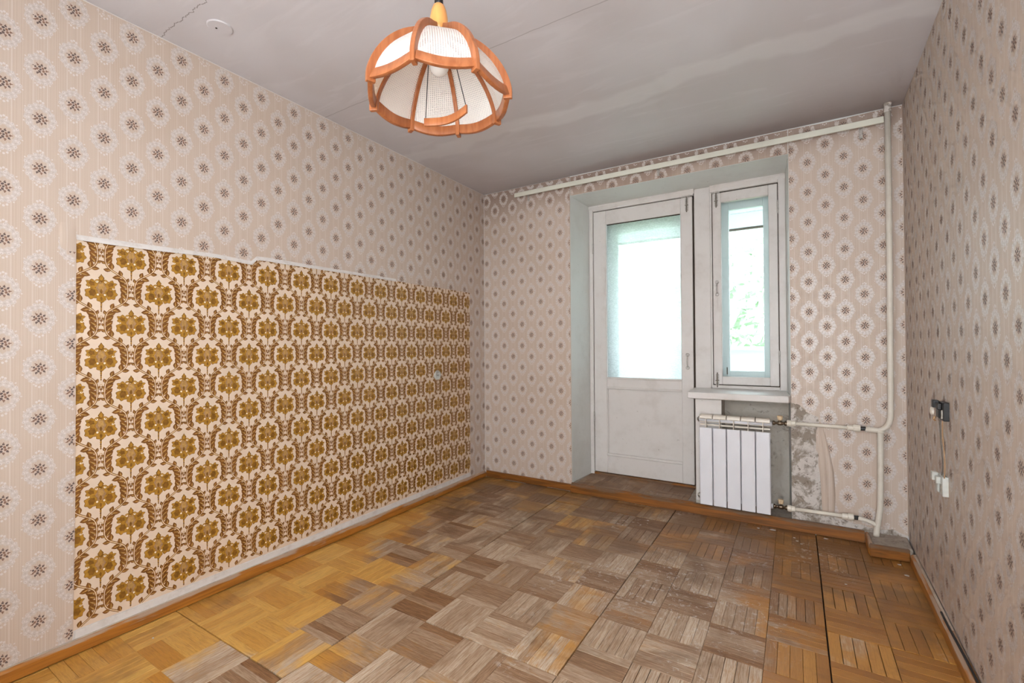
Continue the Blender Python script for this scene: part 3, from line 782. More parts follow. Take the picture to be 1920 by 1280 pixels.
def strips_joined(name, lst, parent):
    bm = nb(); uvl = bm.loops.layers.uv.new('UVMap'); cl = bm.loops.layers.float_color.new('tint')
    for s in lst:
        ax = s[5]
        L, w = ((s[1] - s[0]), (s[3] - s[2])) if ax else ((s[3] - s[2]), (s[1] - s[0]))
        e = 0.0008; cx, cy = (s[0] + s[1]) / 2, (s[2] + s[3]) / 2; rings = []
        for z, k in ((-TH if not s[9] else s[9] - s[4], 0), (-e, 0), (0, e)):
            ring = []
            for sx, sy in ((-1, -1), (1, -1), (1, 1), (-1, 1)):
                a, b = sx * (L / 2 - k), sy * (w / 2 - k)
                ring.append((bm.verts.new((cx + (a if ax else -b), cy + (b if ax else a), s[4] + z)), (a, b)))
            rings.append(ring)
        def face(q):
            f = bm.faces.new([v for v, _ in q])
            for lp, (_, u) in zip(f.loops, q): lp[uvl].uv = u; lp[cl] = (s[6], s[7], s[8], 1)
        for a, b in zip(rings, rings[1:]):
            for i in range(4): face([a[i], a[(i + 1) % 4], b[(i + 1) % 4], b[i]])
        face(rings[2])
    o = obj(name, bm, MT['parquet'], parent); o.color = (0, 0, 0, 1); o['kind'] = 'stuff'
    return o
strips_joined('parquet_strips', [strips[i] for i in range(len(strips)) if i not in single], floor)

# ------------------------------------------------------------------ raised niche floor, step board, corner block
nf = tag(obj('trim_1', B(0.862, 1.80, -0.02, DN + 0.005, 0.0, 0.068), MT['concrete']), 'raised parquet threshold in front of the balcony door', 'threshold', kind='structure')
for s in strips_n:
    ax = s[5]; L, w = ((s[1] - s[0]), (s[3] - s[2])) if ax else ((s[3] - s[2]), (s[1] - s[0]))
    key = (round(L, 4), round(w, 4), 1)
    if key not in cache:
        bm = strip_mesh(L, w)
        for v in bm.verts:
            if v.co.z < -0.01: v.co.z = -0.0042
        me = bpy.data.meshes.new('parquet_strip'); bm.to_mesh(me); bm.free(); me.materials.append(MT['parquet']); cache[key] = me
    o = bpy.data.objects.new('parquet_strip', cache[key]); COL.objects.link(o); o.parent = nf
    o.location = ((s[0] + s[1]) / 2, (s[2] + s[3]) / 2, s[4]); o.rotation_euler = (0, 0, 0 if ax else PI / 2); o.color = (s[6], s[7], s[8], 1)
obj('door_gap_board', B(0.90, 1.742, DN - 0.006, DN + 0.02, 0.066, 0.088), MT['board_x'], nf)  # brown board across the gap under the door
# plaster ledge under the radiator
tag(obj('trim_2', prism(nb(), [(1.80, -0.022), (2.742, -0.004), (2.742, 0.0), (2.375, 0.0), (2.36, 0.2), (1.80, 0.2)], 'z', 0, 0.064), MT['concrete']), 'dirty cement ledge below the radiator', 'ledge', kind='structure')
def board(name, a, b, t, z0, z1, mat, parent=None, cham=0.006):
    """skirting from a to b (plan points on its back edge), body to the right-hand side of a->b"""
    a, b = Vector(a), Vector(b); d = (b - a).normalized(); n = Vector((d.y, -d.x))
    bm = nb(); prof = [(0, z0), (t, z0), (t, z1 - cham), (t - cham, z1), (0, z1)]
    ra = [bm.verts.new((a.x + n.x * o, a.y + n.y * o, z)) for o, z in prof]; rb = [bm.verts.new((b.x + n.x * o, b.y + n.y * o, z)) for o, z in prof]
    bm.faces.new(ra); bm.faces.new(rb)
    for i in range(len(prof)): bm.faces.new((ra[i], ra[(i + 1) % 5], rb[(i + 1) % 5], rb[i]))
    return obj(name, bm, mat, parent)
o = board('baseboard_back', (0.024, -0.001), (0.862, -0.001), 0.022, 0.004, 0.056, MT['board_x']); tag(o, 'short orange-brown skirting left of the balcony door', 'skirting', kind='structure')
sb = board('trim_3', (0.864, -0.026), (2.738, -0.006), 0.024, 0.003, 0.070, MT['board_x'], cham=0.008); tag(sb, 'long varnished step board under door and radiator', 'step board', kind='structure')
o = board('top_lip', (0.864, -0.021), (1.80, -0.010), 0.016, 0.0705, 0.0765, MT['board_x'], sb, 0.002); o['label'] = 'orange wooden lip on the step edge'
o = board('baseboard_left', (xl(Y_REAR) + 0.0032, Y_REAR), (0.0032, -0.026), 0.022, 0.005, 0.052, MT['board_y'], None, 0.010); tag(o, 'long orange-brown skirting along the damask wall', 'skirting', kind='structure')
obj('worn_top', prism(nb(), [(xl(Y_REAR) + 0.0045, Y_REAR), (0.0045, -0.03), (0.0125, -0.03), (xl(Y_REAR) + 0.0125, Y_REAR)], 'z', 0.051, 0.0535), MT['board_top'], o)
o = board('baseboard_right', (xr(-0.235) - 0.0035, -0.235), (xr(Y_REAR) - 0.0035, Y_REAR), 0.024, 0.003, 0.056, MT['board_y'], None, 0.010); tag(o, 'scuffed skirting along the right wall', 'skirting', kind='structure')
obj('worn_top', prism(nb(), [(xr(-0.24) - 0.005, -0.24), (xr(-1.0) - 0.005, -1.0), (xr(-1.0) - 0.015, -1.0), (xr(-0.24) - 0.015, -0.24)], 'z', 0.055, 0.0585), MT['board_top'], o)
# boxed-in cement block round the riser foot
blk = thing('corner_block', 'low cement block boxed with varnished boards in the room corner', 'block', (2.83, -0.11, 0))
obj('cement_fill', prism(nb(), [(2.757, -0.202), (2.930, -0.194), (2.936, -0.001), (2.757, -0.006)], 'z', 0.0, 0.066), MT['concrete'], blk, bevel=0.006)
obj('front_board', prism(nb(), [(2.740, -0.228), (2.914, -0.214), (2.914, -0.193), (2.740, -0.205)], 'z', 0.002, 0.068), MT['board_x'], blk, bevel=0.004)
obj('side_board', prism(nb(), [(2.738, -0.205), (2.757, -0.203), (2.757, -0.030), (2.740, -0.030)], 'z', 0.002, 0.070), MT['board_y'], blk, bevel=0.004)

# ------------------------------------------------------------------ balcony door
def gapbox(name, *a, parent=None, m='groove'): return obj(name, B(*a), MT[m], parent)
D0 = DN                      # room-side face of the joinery
door = tag(thing('door_1', 'white painted balcony door with a rippled glass pane', 'door', (1.33, D0, 0.07)), kind='structure')
WP = MT['white_paint']
fr = obj('door_frame', B(0.886, 0.920, D0 - 0.012, D0 + 0.14, 0.07, 2.372), WP, door, bevel=0.004)
obj('head', B(0.920, 1.742, D0 - 0.012, D0 + 0.14, 2.328, 2.372), WP, fr, bevel=0.004)
obj('head_moulding', prism(nb(), [(D0 - 0.026, 2.362), (D0 - 0.012, 2.340), (D0 - 0.012, 2.378), (D0 - 0.024, 2.378)], 'x', 0.886, 1.748), WP, fr)
obj('rebate', B(0.918, 1.744, D0 + 0.016, D0 + 0.05, 0.075, 2.330), MT['groove'], fr).hide_render = False
# (rebate panel is only a rim: rebuild it as four thin strips so the glass stays open)
rb_ = bpy.data.objects['rebate']; bpy.data.objects.remove(rb_, do_unlink=True)
for nm_, a in (('rebate', (0.918, 0.930, D0 + 0.014, D0 + 0.05, 0.075, 2.33)), ('rebate', (1.728, 1.744, D0 + 0.014, D0 + 0.05, 0.075, 2.33)), ('rebate', (0.918, 1.744, D0 + 0.014, D0 + 0.05, 2.318, 2.33)), ('rebate', (0.918, 1.744, D0 + 0.020, D0 + 0.05, 0.073, 0.10))):
    obj(nm_, B(*a), MT['groove'], fr)
LF, LB = D0 - 0.004, D0 + 0.038      # leaf faces
obj('stile', B(0.924, 1.036, LF, LB, 0.094, 2.322), WP, door, bevel=0.003)
obj('stile', B(1.646, 1.733, LF, LB, 0.094, 2.322), WP, door, bevel=0.003)
obj('top_rail', B(1.036, 1.646, LF + 0.001, LB, 2.203, 2.322), WP, door, bevel=0.003)
lr = obj('lock_rail', B(1.036, 1.646, LF + 0.001, LB, 0.815, 0.904), WP, door, bevel=0.003)
obj('glass_ledge', B(1.034, 1.648, LF - 0.007, LF + 0.012, 0.890, 0.904), WP, lr, bevel=0.003)
obj('moulding', B(1.034, 1.648, LF - 0.007, LF + 0.010, 0.806, 0.822), WP, lr, bevel=0.003)
obj('bottom_rail', B(1.036, 1.646, LF + 0.001, LB, 0.094, 0.255), WP, door, bevel=0.003)
obj('rail_lip', B(1.032, 1.648, LF - 0.008, LF + 0.010, 0.240, 0.262), WP, bpy.data.objects['bottom_rail'], bevel=0.004)
obj('panel', B(1.030, 1.650, LF + 0.018, LB - 0.008, 0.250, 0.820), WP, door)
for a in ((1.036, 1.042, LF + 0.006, LF + 0.014, 0.255, 0.808), (1.640, 1.646, LF + 0.006, LF + 0.014, 0.255, 0.808)): obj('panel_bead', B(*a), WP, door)
for a in ((1.036, 1.041, 0.904, 2.203), (1.641, 1.646, 0.904, 2.203)): obj('glazing_bead', B(a[0], a[1], LF + 0.008, LF + 0.020, a[2], a[3]), MT['outer_paint'], door)
obj('glazing_bead', B(1.041, 1.641, LF + 0.008, LF + 0.020, 2.198, 2.203), MT['groove'], door)
gp = obj('glass_pane', B(1.034, 1.648, LF + 0.021, LF + 0.025, 0.902, 2.205), MT['frosted'], door); gp['label'] = 'rippled obscured glass pane glowing with daylight'
def hinge(parent, x, z, y):
    h = obj('hinge', lathe(nb(), [(0.0045, -0.045), (0.006, -0.044), (0.006, -0.001), (0.0052, 0), (0.006, 0.001), (0.006, 0.044), (0.0045, 0.047)], (x, y, z), 'z', 10), MT['metal_painted'], parent, True)
    return h
hinge(door, 0.921, 2.01, LF - 0.006); hinge(door, 0.921, 0.56, LF - 0.006)
def pull(parent, x, z, y, h=0.07):
    b = tube(nb(), bez((x, y, z + h / 2 - 0.006), (x, y - 0.03, z + h / 2 - 0.012), (x, y - 0.03, z - h / 2 + 0.012), (x, y, z - h / 2 + 0.006), 12), 0.0042, 8)
    o = obj('handle', b, MT['metal_painted'], parent, True)
    for s in (-1, 1): obj('handle_plate', lathe(nb(), [(0.001, -0.004), (0.011, -0.004), (0.014, 0.0), (0.014, 0.002)], (x, y, z + s * h / 2), 'y', 14), MT['metal_painted'], o)
pull(door, 1.690, 1.045, LF - 0.002, 0.10)
def bolt(parent, x, z0, z1, y):
    p = obj('bolt', B(x - 0.011, x + 0.011, y - 0.004, y, z0 + 0.01, z1 - 0.012), MT['metal_painted'], parent, bevel=0.0015)
    obj('bolt_rod', tube(nb(), [(x, y - 0.008, z0), (x, y - 0.008, z1)], 0.0042, 8), MT['steel'], p)
    obj('bolt_knob', tube(nb(), [(x - 0.013, y - 0.009, (z0 * 0.55 + z1 * 0.45)), (x + 0.013, y - 0.009, (z0 * 0.55 + z1 * 0.45))], 0.0034, 8), MT['steel'], p)
bolt(door, 1.694, 2.205, 2.325, LF)
obj('keeper', B(1.655, 1.725, LF - 0.008, LF + 0.004, 2.322, 2.336), MT['metal_painted'], door, bevel=0.002)
# outer leaf of the double door
ol = obj('outer_leaf', B(0.90, 1.085, D0 + 0.15, D0 + 0.185, 0.07, 2.35), MT['outer_paint'], door)
obj('outer_stile', B(1.640, 1.76, D0 + 0.15, D0 + 0.185, 0.07, 2.35), MT['outer_paint'], ol)
obj('outer_rail', B(1.085, 1.640, D0 + 0.15, D0 + 0.185, 2.150, 2.35), MT['outer_paint'], ol)
obj('outer_panel', B(1.085, 1.640, D0 + 0.15, D0 + 0.185, 0.07, 0.88), MT['outer_paint'], ol)
obj('outer_glass', B(1.083, 1.642, D0 + 0.165, D0 + 0.168, 0.878, 2.152), MT['glass'], ol)

# ------------------------------------------------------------------ window beside the door
win = tag(thing('window_1', 'narrow white double casement window beside the balcony door', 'window', (2.09, D0, 0.85)), kind='structure')
mul = obj('mullion', B(1.748, 1.862, D0 - 0.012, D0 + 0.14, 0.80, 2.372), WP, win, bevel=0.004)
wf = obj('window_frame', B(2.309, 2.354, D0 - 0.012, D0 + 0.14, 0.845, 2.372), WP, win, bevel=0.004)
obj('jamb', B(1.862, 1.872, D0 - 0.004, D0 + 0.14, 0.845, 2.372), WP, wf)
obj('head', B(1.862, 2.309, D0 - 0.012, D0 + 0.14, 2.322, 2.372), WP, wf, bevel=0.004)
obj('head_moulding', prism(nb(), [(D0 - 0.026, 2.362), (D0 - 0.012, 2.340), (D0 - 0.012, 2.378), (D0 - 0.024, 2.378)], 'x', 1.862, 2.352), WP, wf)
obj('bottom_bar', B(1.862, 2.309, D0 - 0.010, D0 + 0.14, 0.845, 0.870), WP, wf, bevel=0.004)
for a in ((1.870, 1.880, D0 + 0.012, D0 + 0.05, 0.87, 2.325), (2.302, 2.312, D0 + 0.006, D0 + 0.05, 0.87, 2.325), (1.87, 2.31, D0 + 0.012, D0 + 0.05, 2.310, 2.325), (1.87, 2.31, D0 + 0.012, D0 + 0.05, 0.868, 0.88)): obj('rebate', B(*a), MT['groove'], wf)
obj('stile', B(1.877, 1.936, LF, LB, 0.876, 2.314), WP, win, bevel=0.003)
obj('stile', B(2.248, 2.304, LF, LB, 0.876, 2.314), WP, win, bevel=0.003)
obj('top_rail', B(1.936, 2.248, LF + 0.001, LB, 2.242, 2.314), WP, win, bevel=0.003)
obj('bottom_rail', B(1.936, 2.248, LF + 0.001, LB, 0.876, 0.935), WP, win, bevel=0.003)
obj('glass_pane', B(1.934, 2.250, LF + 0.021, LF + 0.024, 0.933, 2.244), MT['glass'], win)
ows = obj('outer_sash', B(1.875, 1.974, D0 + 0.125, D0 + 0.16, 0.86, 2.33), MT['outer_paint'], win, bevel=0.003)
obj('outer_stile', B(2.207, 2.312, D0 + 0.125, D0 + 0.16, 0.86, 2.33), MT['outer_paint'], ows, bevel=0.003)
obj('outer_rail', B(1.974, 2.207, D0 + 0.125, D0 + 0.16, 2.208, 2.33), MT['outer_paint'], ows, bevel=0.003)
obj('outer_rail', B(1.974, 2.207, D0 + 0.125, D0 + 0.16, 0.86, 0.972), MT['outer_paint'], ows, bevel=0.003)
obj('outer_glass', B(1.972, 2.209, D0 + 0.140, D0 + 0.143, 0.970, 2.210), MT['glass'], ows)
obj('outer_latch', tube(nb(), [(1.955, D0 + 0.118, 0.945), (1.955, D0 + 0.118, 1.0)], 0.004, 8), MT['steel'], ows)
hinge(win, 2.307, 2.145, LF - 0.006); hinge(win, 2.307, 1.08, LF - 0.006)
pull(win, 1.905, 1.598, LF - 0.002, 0.09)
bolt(win, 1.905, 2.205, 2.315, LF); bolt(win, 1.902, 0.855, 0.965, LF)
obj('keeper', B(1.876, 1.930, LF - 0.010, LF + 0.004, 2.314, 2.326), MT['metal_painted'], win, bevel=0.002)
sill = obj('window_sill', prism(nb(), [(1.757, -0.052), (2.364, -0.052), (2.3745, 0.0), (2.352, DN - 0.011), (1.737, DN - 0.011)], 'z', 0.801, 0.846), WP, win, bevel=0.006, seg=2)
sill['label'] = 'thick white painted window sill'

# ------------------------------------------------------------------ radiator
rad = thing('radiator', 'white five-section panel radiator under the window sill', 'radiator', (2.05, -0.05, 0.09))
RX0, RX1, RY0, RY1, RZ0, RZ1 = 1.836, 2.262, -0.085, -0.008, 0.092, 0.698
sw = (RX1 - RX0) / 5
for k in range(5):
    x0, x1 = RX0 + k * sw + 0.0025, RX0 + (k + 1) * sw - 0.0025
    sec = obj('section', prism(nb(), [(x0, RY0 + 0.004), (x0 + 0.004, RY0), (x1 - 0.004, RY0), (x1, RY0 + 0.004), (x1, RY0 + 0.016), (x0, RY0 + 0.016)], 'z', RZ0, 0.612), MT['radiator'], rad, bevel=0.002)
    obj('top_cap', prism(nb(), [(RY0 + 0.002, 0.674), (RY0 + 0.004, 0.688), (RY0 + 0.014, 0.697), (RY1 - 0.012, 0.698), (RY1, 0.690), (RY1, 0.678), (RY0 + 0.012, 0.670)], 'x', x0, x1), MT['rad_cream'], sec, bevel=0.002)
    xm = (x0 + x1) / 2
    obj('fin', B(xm - 0.002, xm + 0.002, RY0 + 0.003, RY1, RZ0 + 0.02, 0.678), MT['rad_cream'], sec)
    for dx in (-0.028, -0.014, 0.014, 0.028): obj('fin', B(xm + dx - 0.001, xm + dx + 0.001, RY0 + 0.018, RY1 - 0.004, RZ0 + 0.03, 0.60), MT['radiator'], sec)
    obj('rear_plate', B(x0, x1, RY1 - 0.010, RY1, RZ0 + 0.03, 0.60), MT['radiator'], sec)
for z in (0.628, 0.652): obj('cross_bar', B(RX0 + 0.003, RX1 - 0.003, -0.050, -0.040, z - 0.005, z + 0.005), MT['rad_cream'], rad)
for z in (0.662, 0.138): obj('collector', tube(nb(), [(RX0 - 0.006, -0.040, z), (RX1 + 0.008, -0.040, z)], 0.016, 14), MT['radiator'], rad, True)
for z in (0.662, 0.138):
    obj('end_plug', lathe(nb(), [(0.002, -0.012), (0.011, -0.012), (0.013, -0.006), (0.018, -0.005), (0.018, 0.001)], (RX0 - 0.005, -0.040, z), 'x', 8), MT['steel'], rad)
def valve(z, x):
    v = obj('valve', lathe(nb(), [(0.010, 0), (0.015, 0.002), (0.015, 0.012), (0.009, 0.016), (0.008, 0.026), (0.013, 0.030), (0.014, 0.042), (0.013, 0.054), (0.008, 0.058), (0.008, 0.064), (0.015, 0.068), (0.015, 0.082), (0.010, 0.084)], (x, -0.045, z), 'x', 12), MT['brass'], rad, True)
    obj('valve_stem', tube(nb(), [(x + 0.042, -0.045, z + 0.008), (x + 0.042, -0.045, z + 0.024)], 0.007, 10), MT['brass'], v)
    k = obj('valve_cap', lathe(nb(), [(0.010, 0.020), (0.014, 0.022), (0.0165, 0.046), (0.014, 0.048), (0.001, 0.048)], (x + 0.042, -0.045, z), 'z', 14), MT['plastic_knob'], v)
valve(0.672, 2.272); valve(0.142, 2.272)

# ------------------------------------------------------------------ heating pipes
rs = thing('heating_riser', 'cream painted steel heating riser running up the window wall corner', 'pipe', (2.867, -0.06, 0.06))
PR = 0.0150
obj('riser_pipe', tube(nb(), [(2.8665, -0.058, H + 0.01), (2.8665, -0.058, 1.6), (2.862, -0.058, 0.80)] + bez((2.862, -0.058, 0.79), (2.862, -0.058, 0.72), (2.85, -0.058, 0.690), (2.806, -0.058, 0.672), 10)[1:] + [(2.770, -0.058, 0.674), (2.744, -0.058, 0.676)], PR, 16), MT['pipe'], rs, True)
obj('lower_pipe', tube(nb(), [(2.815, -0.058, 0.675), (2.813, -0.058, 0.45), (2.810, -0.058, 0.27)] + bez((2.810, -0.058, 0.27), (2.808, -0.058, 0.17), (2.790, -0.060, 0.13), (2.788, -0.066, 0.062), 10)[1:], PR, 16), MT['pipe'], rs, True)
obj('branch_stub', tube(nb(), bez((2.795, -0.062, 0.118), (2.775, -0.062, 0.142), (2.74, -0.062, 0.150), (2.705, -0.062, 0.152), 10), 0.0115, 14), MT['pipe'], rs, True)
obj('weld_bead', lathe(nb(), [(0.010, -0.012), (0.018, -0.008), (0.0185, 0.004), (0.012, 0.012)], (2.8135, -0.058, 0.668), 'z', 14), MT['pipe'], rs, True)
obj('ceiling_rust_ring', lathe(nb(), [(0.0152, -0.05), (0.0168, -0.045), (0.017, -0.01), (0.021, -0.003), (0.021, 0.002)], (2.8665, -0.058, H), 'z', 16), MT['roughplaster'], rs)
def hpipe(name, label, z0, z1, x0, x1):
    t = thing(name, label, 'pipe', (x0, -0.05, z0))
    f = lambda s: Vector((x0 + (x1 - x0) * s, -0.046 - 0.014 * s, z0 + (z1 - z0) * s))
    obj('plastic_pipe', tube(nb(), [f(0.05), f(0.5), f(0.97)], 0.0112, 14), MT['plastic_pipe'], t, True)
    def coup(a, b, r0, r1):
        bm = nb(); L = b - a
        tube(bm, [f(a), f(a + L * 0.06), f(a + L * 0.48), f(a + L * 0.52), f(a + L * 0.94), f(b)], [r0 * 0.9, r0, r0, r1, r1, r1 * 0.9], 14)
        obj('coupling', bm, MT['plastic_pipe'], t)
    coup(0.0, 0.12, 0.0205, 0.0165); coup(0.80, 0.965, 0.0165, 0.0205)
    obj('threaded_end', tube(nb(), [f(0.955), f(1.03)], 0.0125, 12), MT['black'], t)
hpipe('supply_pipe', 'upper cream plastic pipe joining radiator valve to riser', 0.676, 0.678, 2.352, 2.735)
hpipe('return_pipe', 'lower cream plastic pipe joining radiator valve to riser foot', 0.142, 0.152, 2.350, 2.698)

# ------------------------------------------------------------------ curtain rail
cr = thing('curtain_rail', 'long flat cream curtain rail below the ceiling', 'curtain rail', (1.6, -0.06, 2.46))
def tilt(x): return 2.4645 - 0.0015 * (x - 0.36) / 2.5
bm = nb()
prism(bm, [(-0.066, -0.018), (-0.055, -0.018), (-0.055, 0.018), (-0.066, 0.018)], 'x', 0.362, 2.849)
for v in bm.verts: v.co.z += tilt(v.co.x)
obj('rail', bm, MT['rail'], cr, bevel=0.002)
for x in (0.47, 1.56, 2.748):
    b_ = obj('bracket', B(x - 0.008, x + 0.008, -0.058, -0.0062, 2.455, 2.470), MT['metal_painted'], cr, bevel=0.002)
    obj('bracket_plate', B(x - 0.009, x + 0.009, -0.0105, -0.0062, 2.395 if x > 2.7 else 2.410, 2.46), MT['metal_painted'], b_, bevel=0.001)

# ------------------------------------------------------------------ wall fittings
ws = thing('wall_socket', 'round white socket on the gold damask wallpaper', 'socket', (xl(-0.662) + 0.002, -0.662, 0.948))
X0 = xl(-0.662) + 0.0022
obj('cover', lathe(nb(), [(0.038, 0.0), (0.038, 0.004), (0.034, 0.009), (0.024, 0.010), (0.021, 0.006), (0.001, 0.006)], (X0, -0.662, 0.948), 'x', 30), MT['grey_plastic'], ws, True)
for s in (-1, 1): obj('pin_hole', lathe(nb(), [(0.003, 0.0055), (0.003, 0.0066), (0.001, 0.0066)], (X0, -0.662 + s * 0.009, 0.948), 'x', 10), MT['black'], ws)
obj('screw', lathe(nb(), [(0.003, 0.0055), (0.003, 0.0075), (0.001, 0.0075)], (X0, -0.662, 0.948), 'x', 10), MT['steel'], ws)

def open_socket(name, label, yc, zc, mat, h):
    xw = xr(yc) - 0.0032
    t = thing(name, label, 'socket', (xw, yc, zc))
    obj('base_block', B(xw - 0.020, xw, yc - 0.045, yc + 0.030, zc - h * 0.5, zc + h * 0.45), mat, t, bevel=0.002)
    obj('contact_block', B(xw - 0.034, xw - 0.020, yc - 0.022, yc + 0.004, zc + h * 0.05, zc + h * 0.38), mat, t, bevel=0.002)
    obj('contact_block', B(xw - 0.040, xw - 0.020, yc + 0.014, yc + 0.040, zc + h * 0.10, zc + h * 0.50), mat, t, bevel=0.002)
    obj('centre_block', B(xw - 0.028, xw - 0.020, yc - 0.010, yc + 0.026, zc - h * 0.38, zc + h * 0.05), mat, t, bevel=0.002)
    obj('contact_strip', B(xw - 0.0245, xw - 0.020, yc - 0.038, yc - 0.030, zc - h * 0.38, zc + h * 0.05), MT['steel'], t)
    return t, xw
bs, xw = open_socket('opened_socket', 'black socket insert without cover on the right wall', -0.93, 0.902, MT['black'], 0.078)
obj('side_ear', lathe(nb(), [(0.010, 0.0), (0.016, 0.003), (0.016, 0.010), (0.006, 0.012)], (xw - 0.042, -0.882, 0.893), 'x', 14), MT['rad_cream'], bs)
obj('brass_clip', tube(nb(), [(xw - 0.030, -0.90, 0.873), (xw - 0.034, -0.897, 0.862), (xw - 0.028, -0.892, 0.855)], 0.004, 6), MT['wire'], bs)
open_socket('opened_socket', 'white socket insert hanging below the black one', -0.90, 0.598, MT['grey_plastic'], 0.084)
for yy, mm, nm_, lb in ((-0.915, 'wire_grey', 'wire', 'grey wire looping down from the black socket to the white one'), (-0.955, 'wire', 'wire', 'tan wire hanging straight between black and white sockets')):
    xw2 = xr(yy) - 0.0035
    bm = tube(nb(), bez((xw2 - 0.016, yy, 0.872), (xw2 - 0.022, yy + 0.012, 0.80), (xw2 - 0.004, yy + 0.008, 0.72), (xw2 - 0.014, yy + 0.004, 0.632), 14), 0.0020, 6)
    tag(obj(nm_, bm, MT[mm], None, True), lb, 'wire', 'wires between the two opened sockets')
# cable tucked behind the right skirting
pts = [(xr(y_) - 0.011 - 0.006 * (0.5 + 0.5 * math.sin(y_ * 5)), y_, 0.060 + 0.004 * math.sin(y_ * 9)) for y_ in [-0.86 - 0.06 * k for k in range(40)]]
tag(obj('black_cable', tube(nb(), pts, 0.0045, 8), MT['cable'], None, True), 'black cable lying along the top of the right skirting', 'cable')

# ------------------------------------------------------------------ pendant lamp
LX, LY, LZ = 1.497, -2.368, 1.920
lamp = thing('pendant_lamp', 'hanging tulip lampshade of curved wood ribs and white cane cloth', 'lamp', (LX, LY, H))
LR, LH = 0.209, 0.186
def prof(t, off=0.0):
    """rib centre line, t 0 at the hub to 1 at the rim; off moves it along the outward normal"""
    a = (0.10 + 0.90 * t) * PI / 2
    r, z = LR * math.sin(a), LH * max(0.0, math.cos(a)) ** 1.32 if t < 1 else 0.0
    nx, nz = math.sin(a), math.cos(a)
    if t < 0.16:           # curl up where the ribs meet the turned cap
        k = (0.16 - t) / 0.16; z += 0.010 * k * k
    return r + off * nx, z + off * nz
AZ = [math.radians(-67.5 + 45 * k) for k in range(8)]
for a in AZ:
    ca, sa = math.cos(a), math.sin(a); bm = nb(); rings = []
    N = 18
    for i in range(N + 1):
        t = i / N; w = 0.0066; dep = 0.026; q = []
        for off, s in ((0.013, -1), (0.013, 1), (0.013 - dep, 1), (0.013 - dep, -1)):
            r, z = prof(t, off); q.append(bm.verts.new((LX + r * ca - s * w * sa, LY + r * sa + s * w * ca, LZ + z)))
        rings.append(q)
    # foot of the rib drops below the rim boards
    q = []
    for off, s in ((0.013, -1), (0.013, 1), (-0.013, 1), (-0.013, -1)):
        r, _ = prof(1.0, off); q.append(bm.verts.new((LX + r * ca - s * 0.0066 * sa, LY + r * sa + s * 0.0066 * ca, LZ - 0.022)))
    rings.append(q)
    for p_, q_ in zip(rings, rings[1:]):
        for i in range(4): bm.faces.new((p_[i], p_[(i + 1) % 4], q_[(i + 1) % 4], q_[i]))
    bm.faces.new(rings[0]); bm.faces.new(rings[-1])
    obj('rib', bm, MT['lampwood'], lamp, False, 0.0018, 2)
for k in range(8):
    a0, a1 = AZ[k], AZ[k] + PI / 4
    # cane panel between two ribs
    bm = nb(); uvl = bm.loops.layers.uv.new('UVMap'); grid = []
    for i in range(15):
        t = 0.03 + 0.97 * i / 14; row = []
        r, z = prof(t, -0.004)
        for j in range(7):
            s = j / 6; x = (1 - s) * math.cos(a0) + s * math.cos(a1); y = (1 - s) * math.sin(a0) + s * math.sin(a1)
            row.append((bm.verts.new((LX + r * x, LY + r * y, LZ + z)), ((s - 0.5) * r * 0.765, t * 0.31)))
        grid.append(row)
    for i in range(14):
        for j in range(6):
            q = [grid[i][j], grid[i][j + 1], grid[i + 1][j + 1], grid[i + 1][j]]
            f = bm.faces.new([v for v, _ in q])
            for lp, (_, uvq) in zip(f.loops, q): lp[uvl].uv = uvq
    obj('cane_panel', bm, MT['cane'], lamp, True)
    # bowed rim board
    bm = nb(); rings = []
    for j in range(13):
        s = 0.02 + 0.96 * j / 12; bow = math.sin(PI * s)
        x = (1 - s) * math.cos(a0) + s * math.cos(a1); y = (1 - s) * math.sin(a0) + s * math.sin(a1)
        nrm = Vector((math.cos(a0 + PI / 8), math.sin(a0 + PI / 8), 0))
        b_ = Vector((LX + LR * x, LY + LR * y, LZ)) + nrm * (0.004 * bow)
        zt, zb = 0.012 - 0.012 * bow, -0.012 - 0.013 * bow
        rings.append([bm.verts.new(b_ + nrm * h + Vector((0, 0, z))) for h, z in ((0.000, zt + 0.004), (0.008, zb), (-0.006, zb), (-0.010, zt + 0.004))])
    for p_, q_ in zip(rings, rings[1:]):
        for i in range(4): bm.faces.new((p_[i], p_[(i + 1) % 4], q_[(i + 1) % 4], q_[i]))
    bm.faces.new(rings[0]); bm.faces.new(rings[-1])
    obj('rim_board', bm, MT['lampwood'], lamp, True, 0.0015, 2)
obj('hub', lathe(nb(), [(0.016, 0.150), (0.022, 0.156), (0.022, 0.196), (0.016, 0.198)], (LX, LY, LZ), 'z', 16), MT['lampwood'], lamp)
obj('turned_cap', lathe(nb(), [(0.024, 0.192), (0.0285, 0.194), (0.0285, 0.214), (0.0265, 0.240), (0.0225, 0.262), (0.0175, 0.276), (0.011, 0.282), (0.002, 0.283)], (LX, LY, LZ), 'z', 28), MT['lampcap'], lamp, True)
obj('cord', tube(nb(), [(LX, LY, LZ + 0.278), (LX, LY, H - 0.04)], 0.0045, 10), MT['cable'], lamp, True)
obj('cord_grip', lathe(nb(), [(0.004, 0.272), (0.0130, 0.273), (0.0130, 0.300), (0.005, 0.315)], (LX, LY, LZ), 'z', 16), MT['black'], lamp, True)
obj('ceiling_rose', lathe(nb(), [(0.006, -0.055), (0.03, -0.045), (0.048, -0.02), (0.052, 0.0)], (LX, LY, H), 'z', 24), MT['lampcap'], lamp, True)
obj('bulb_holder', lathe(nb(), [(0.014, 0.124), (0.018, 0.128), (0.018, 0.160), (0.012, 0.164)], (LX, LY, LZ), 'z', 16), MT['black'], lamp, True)
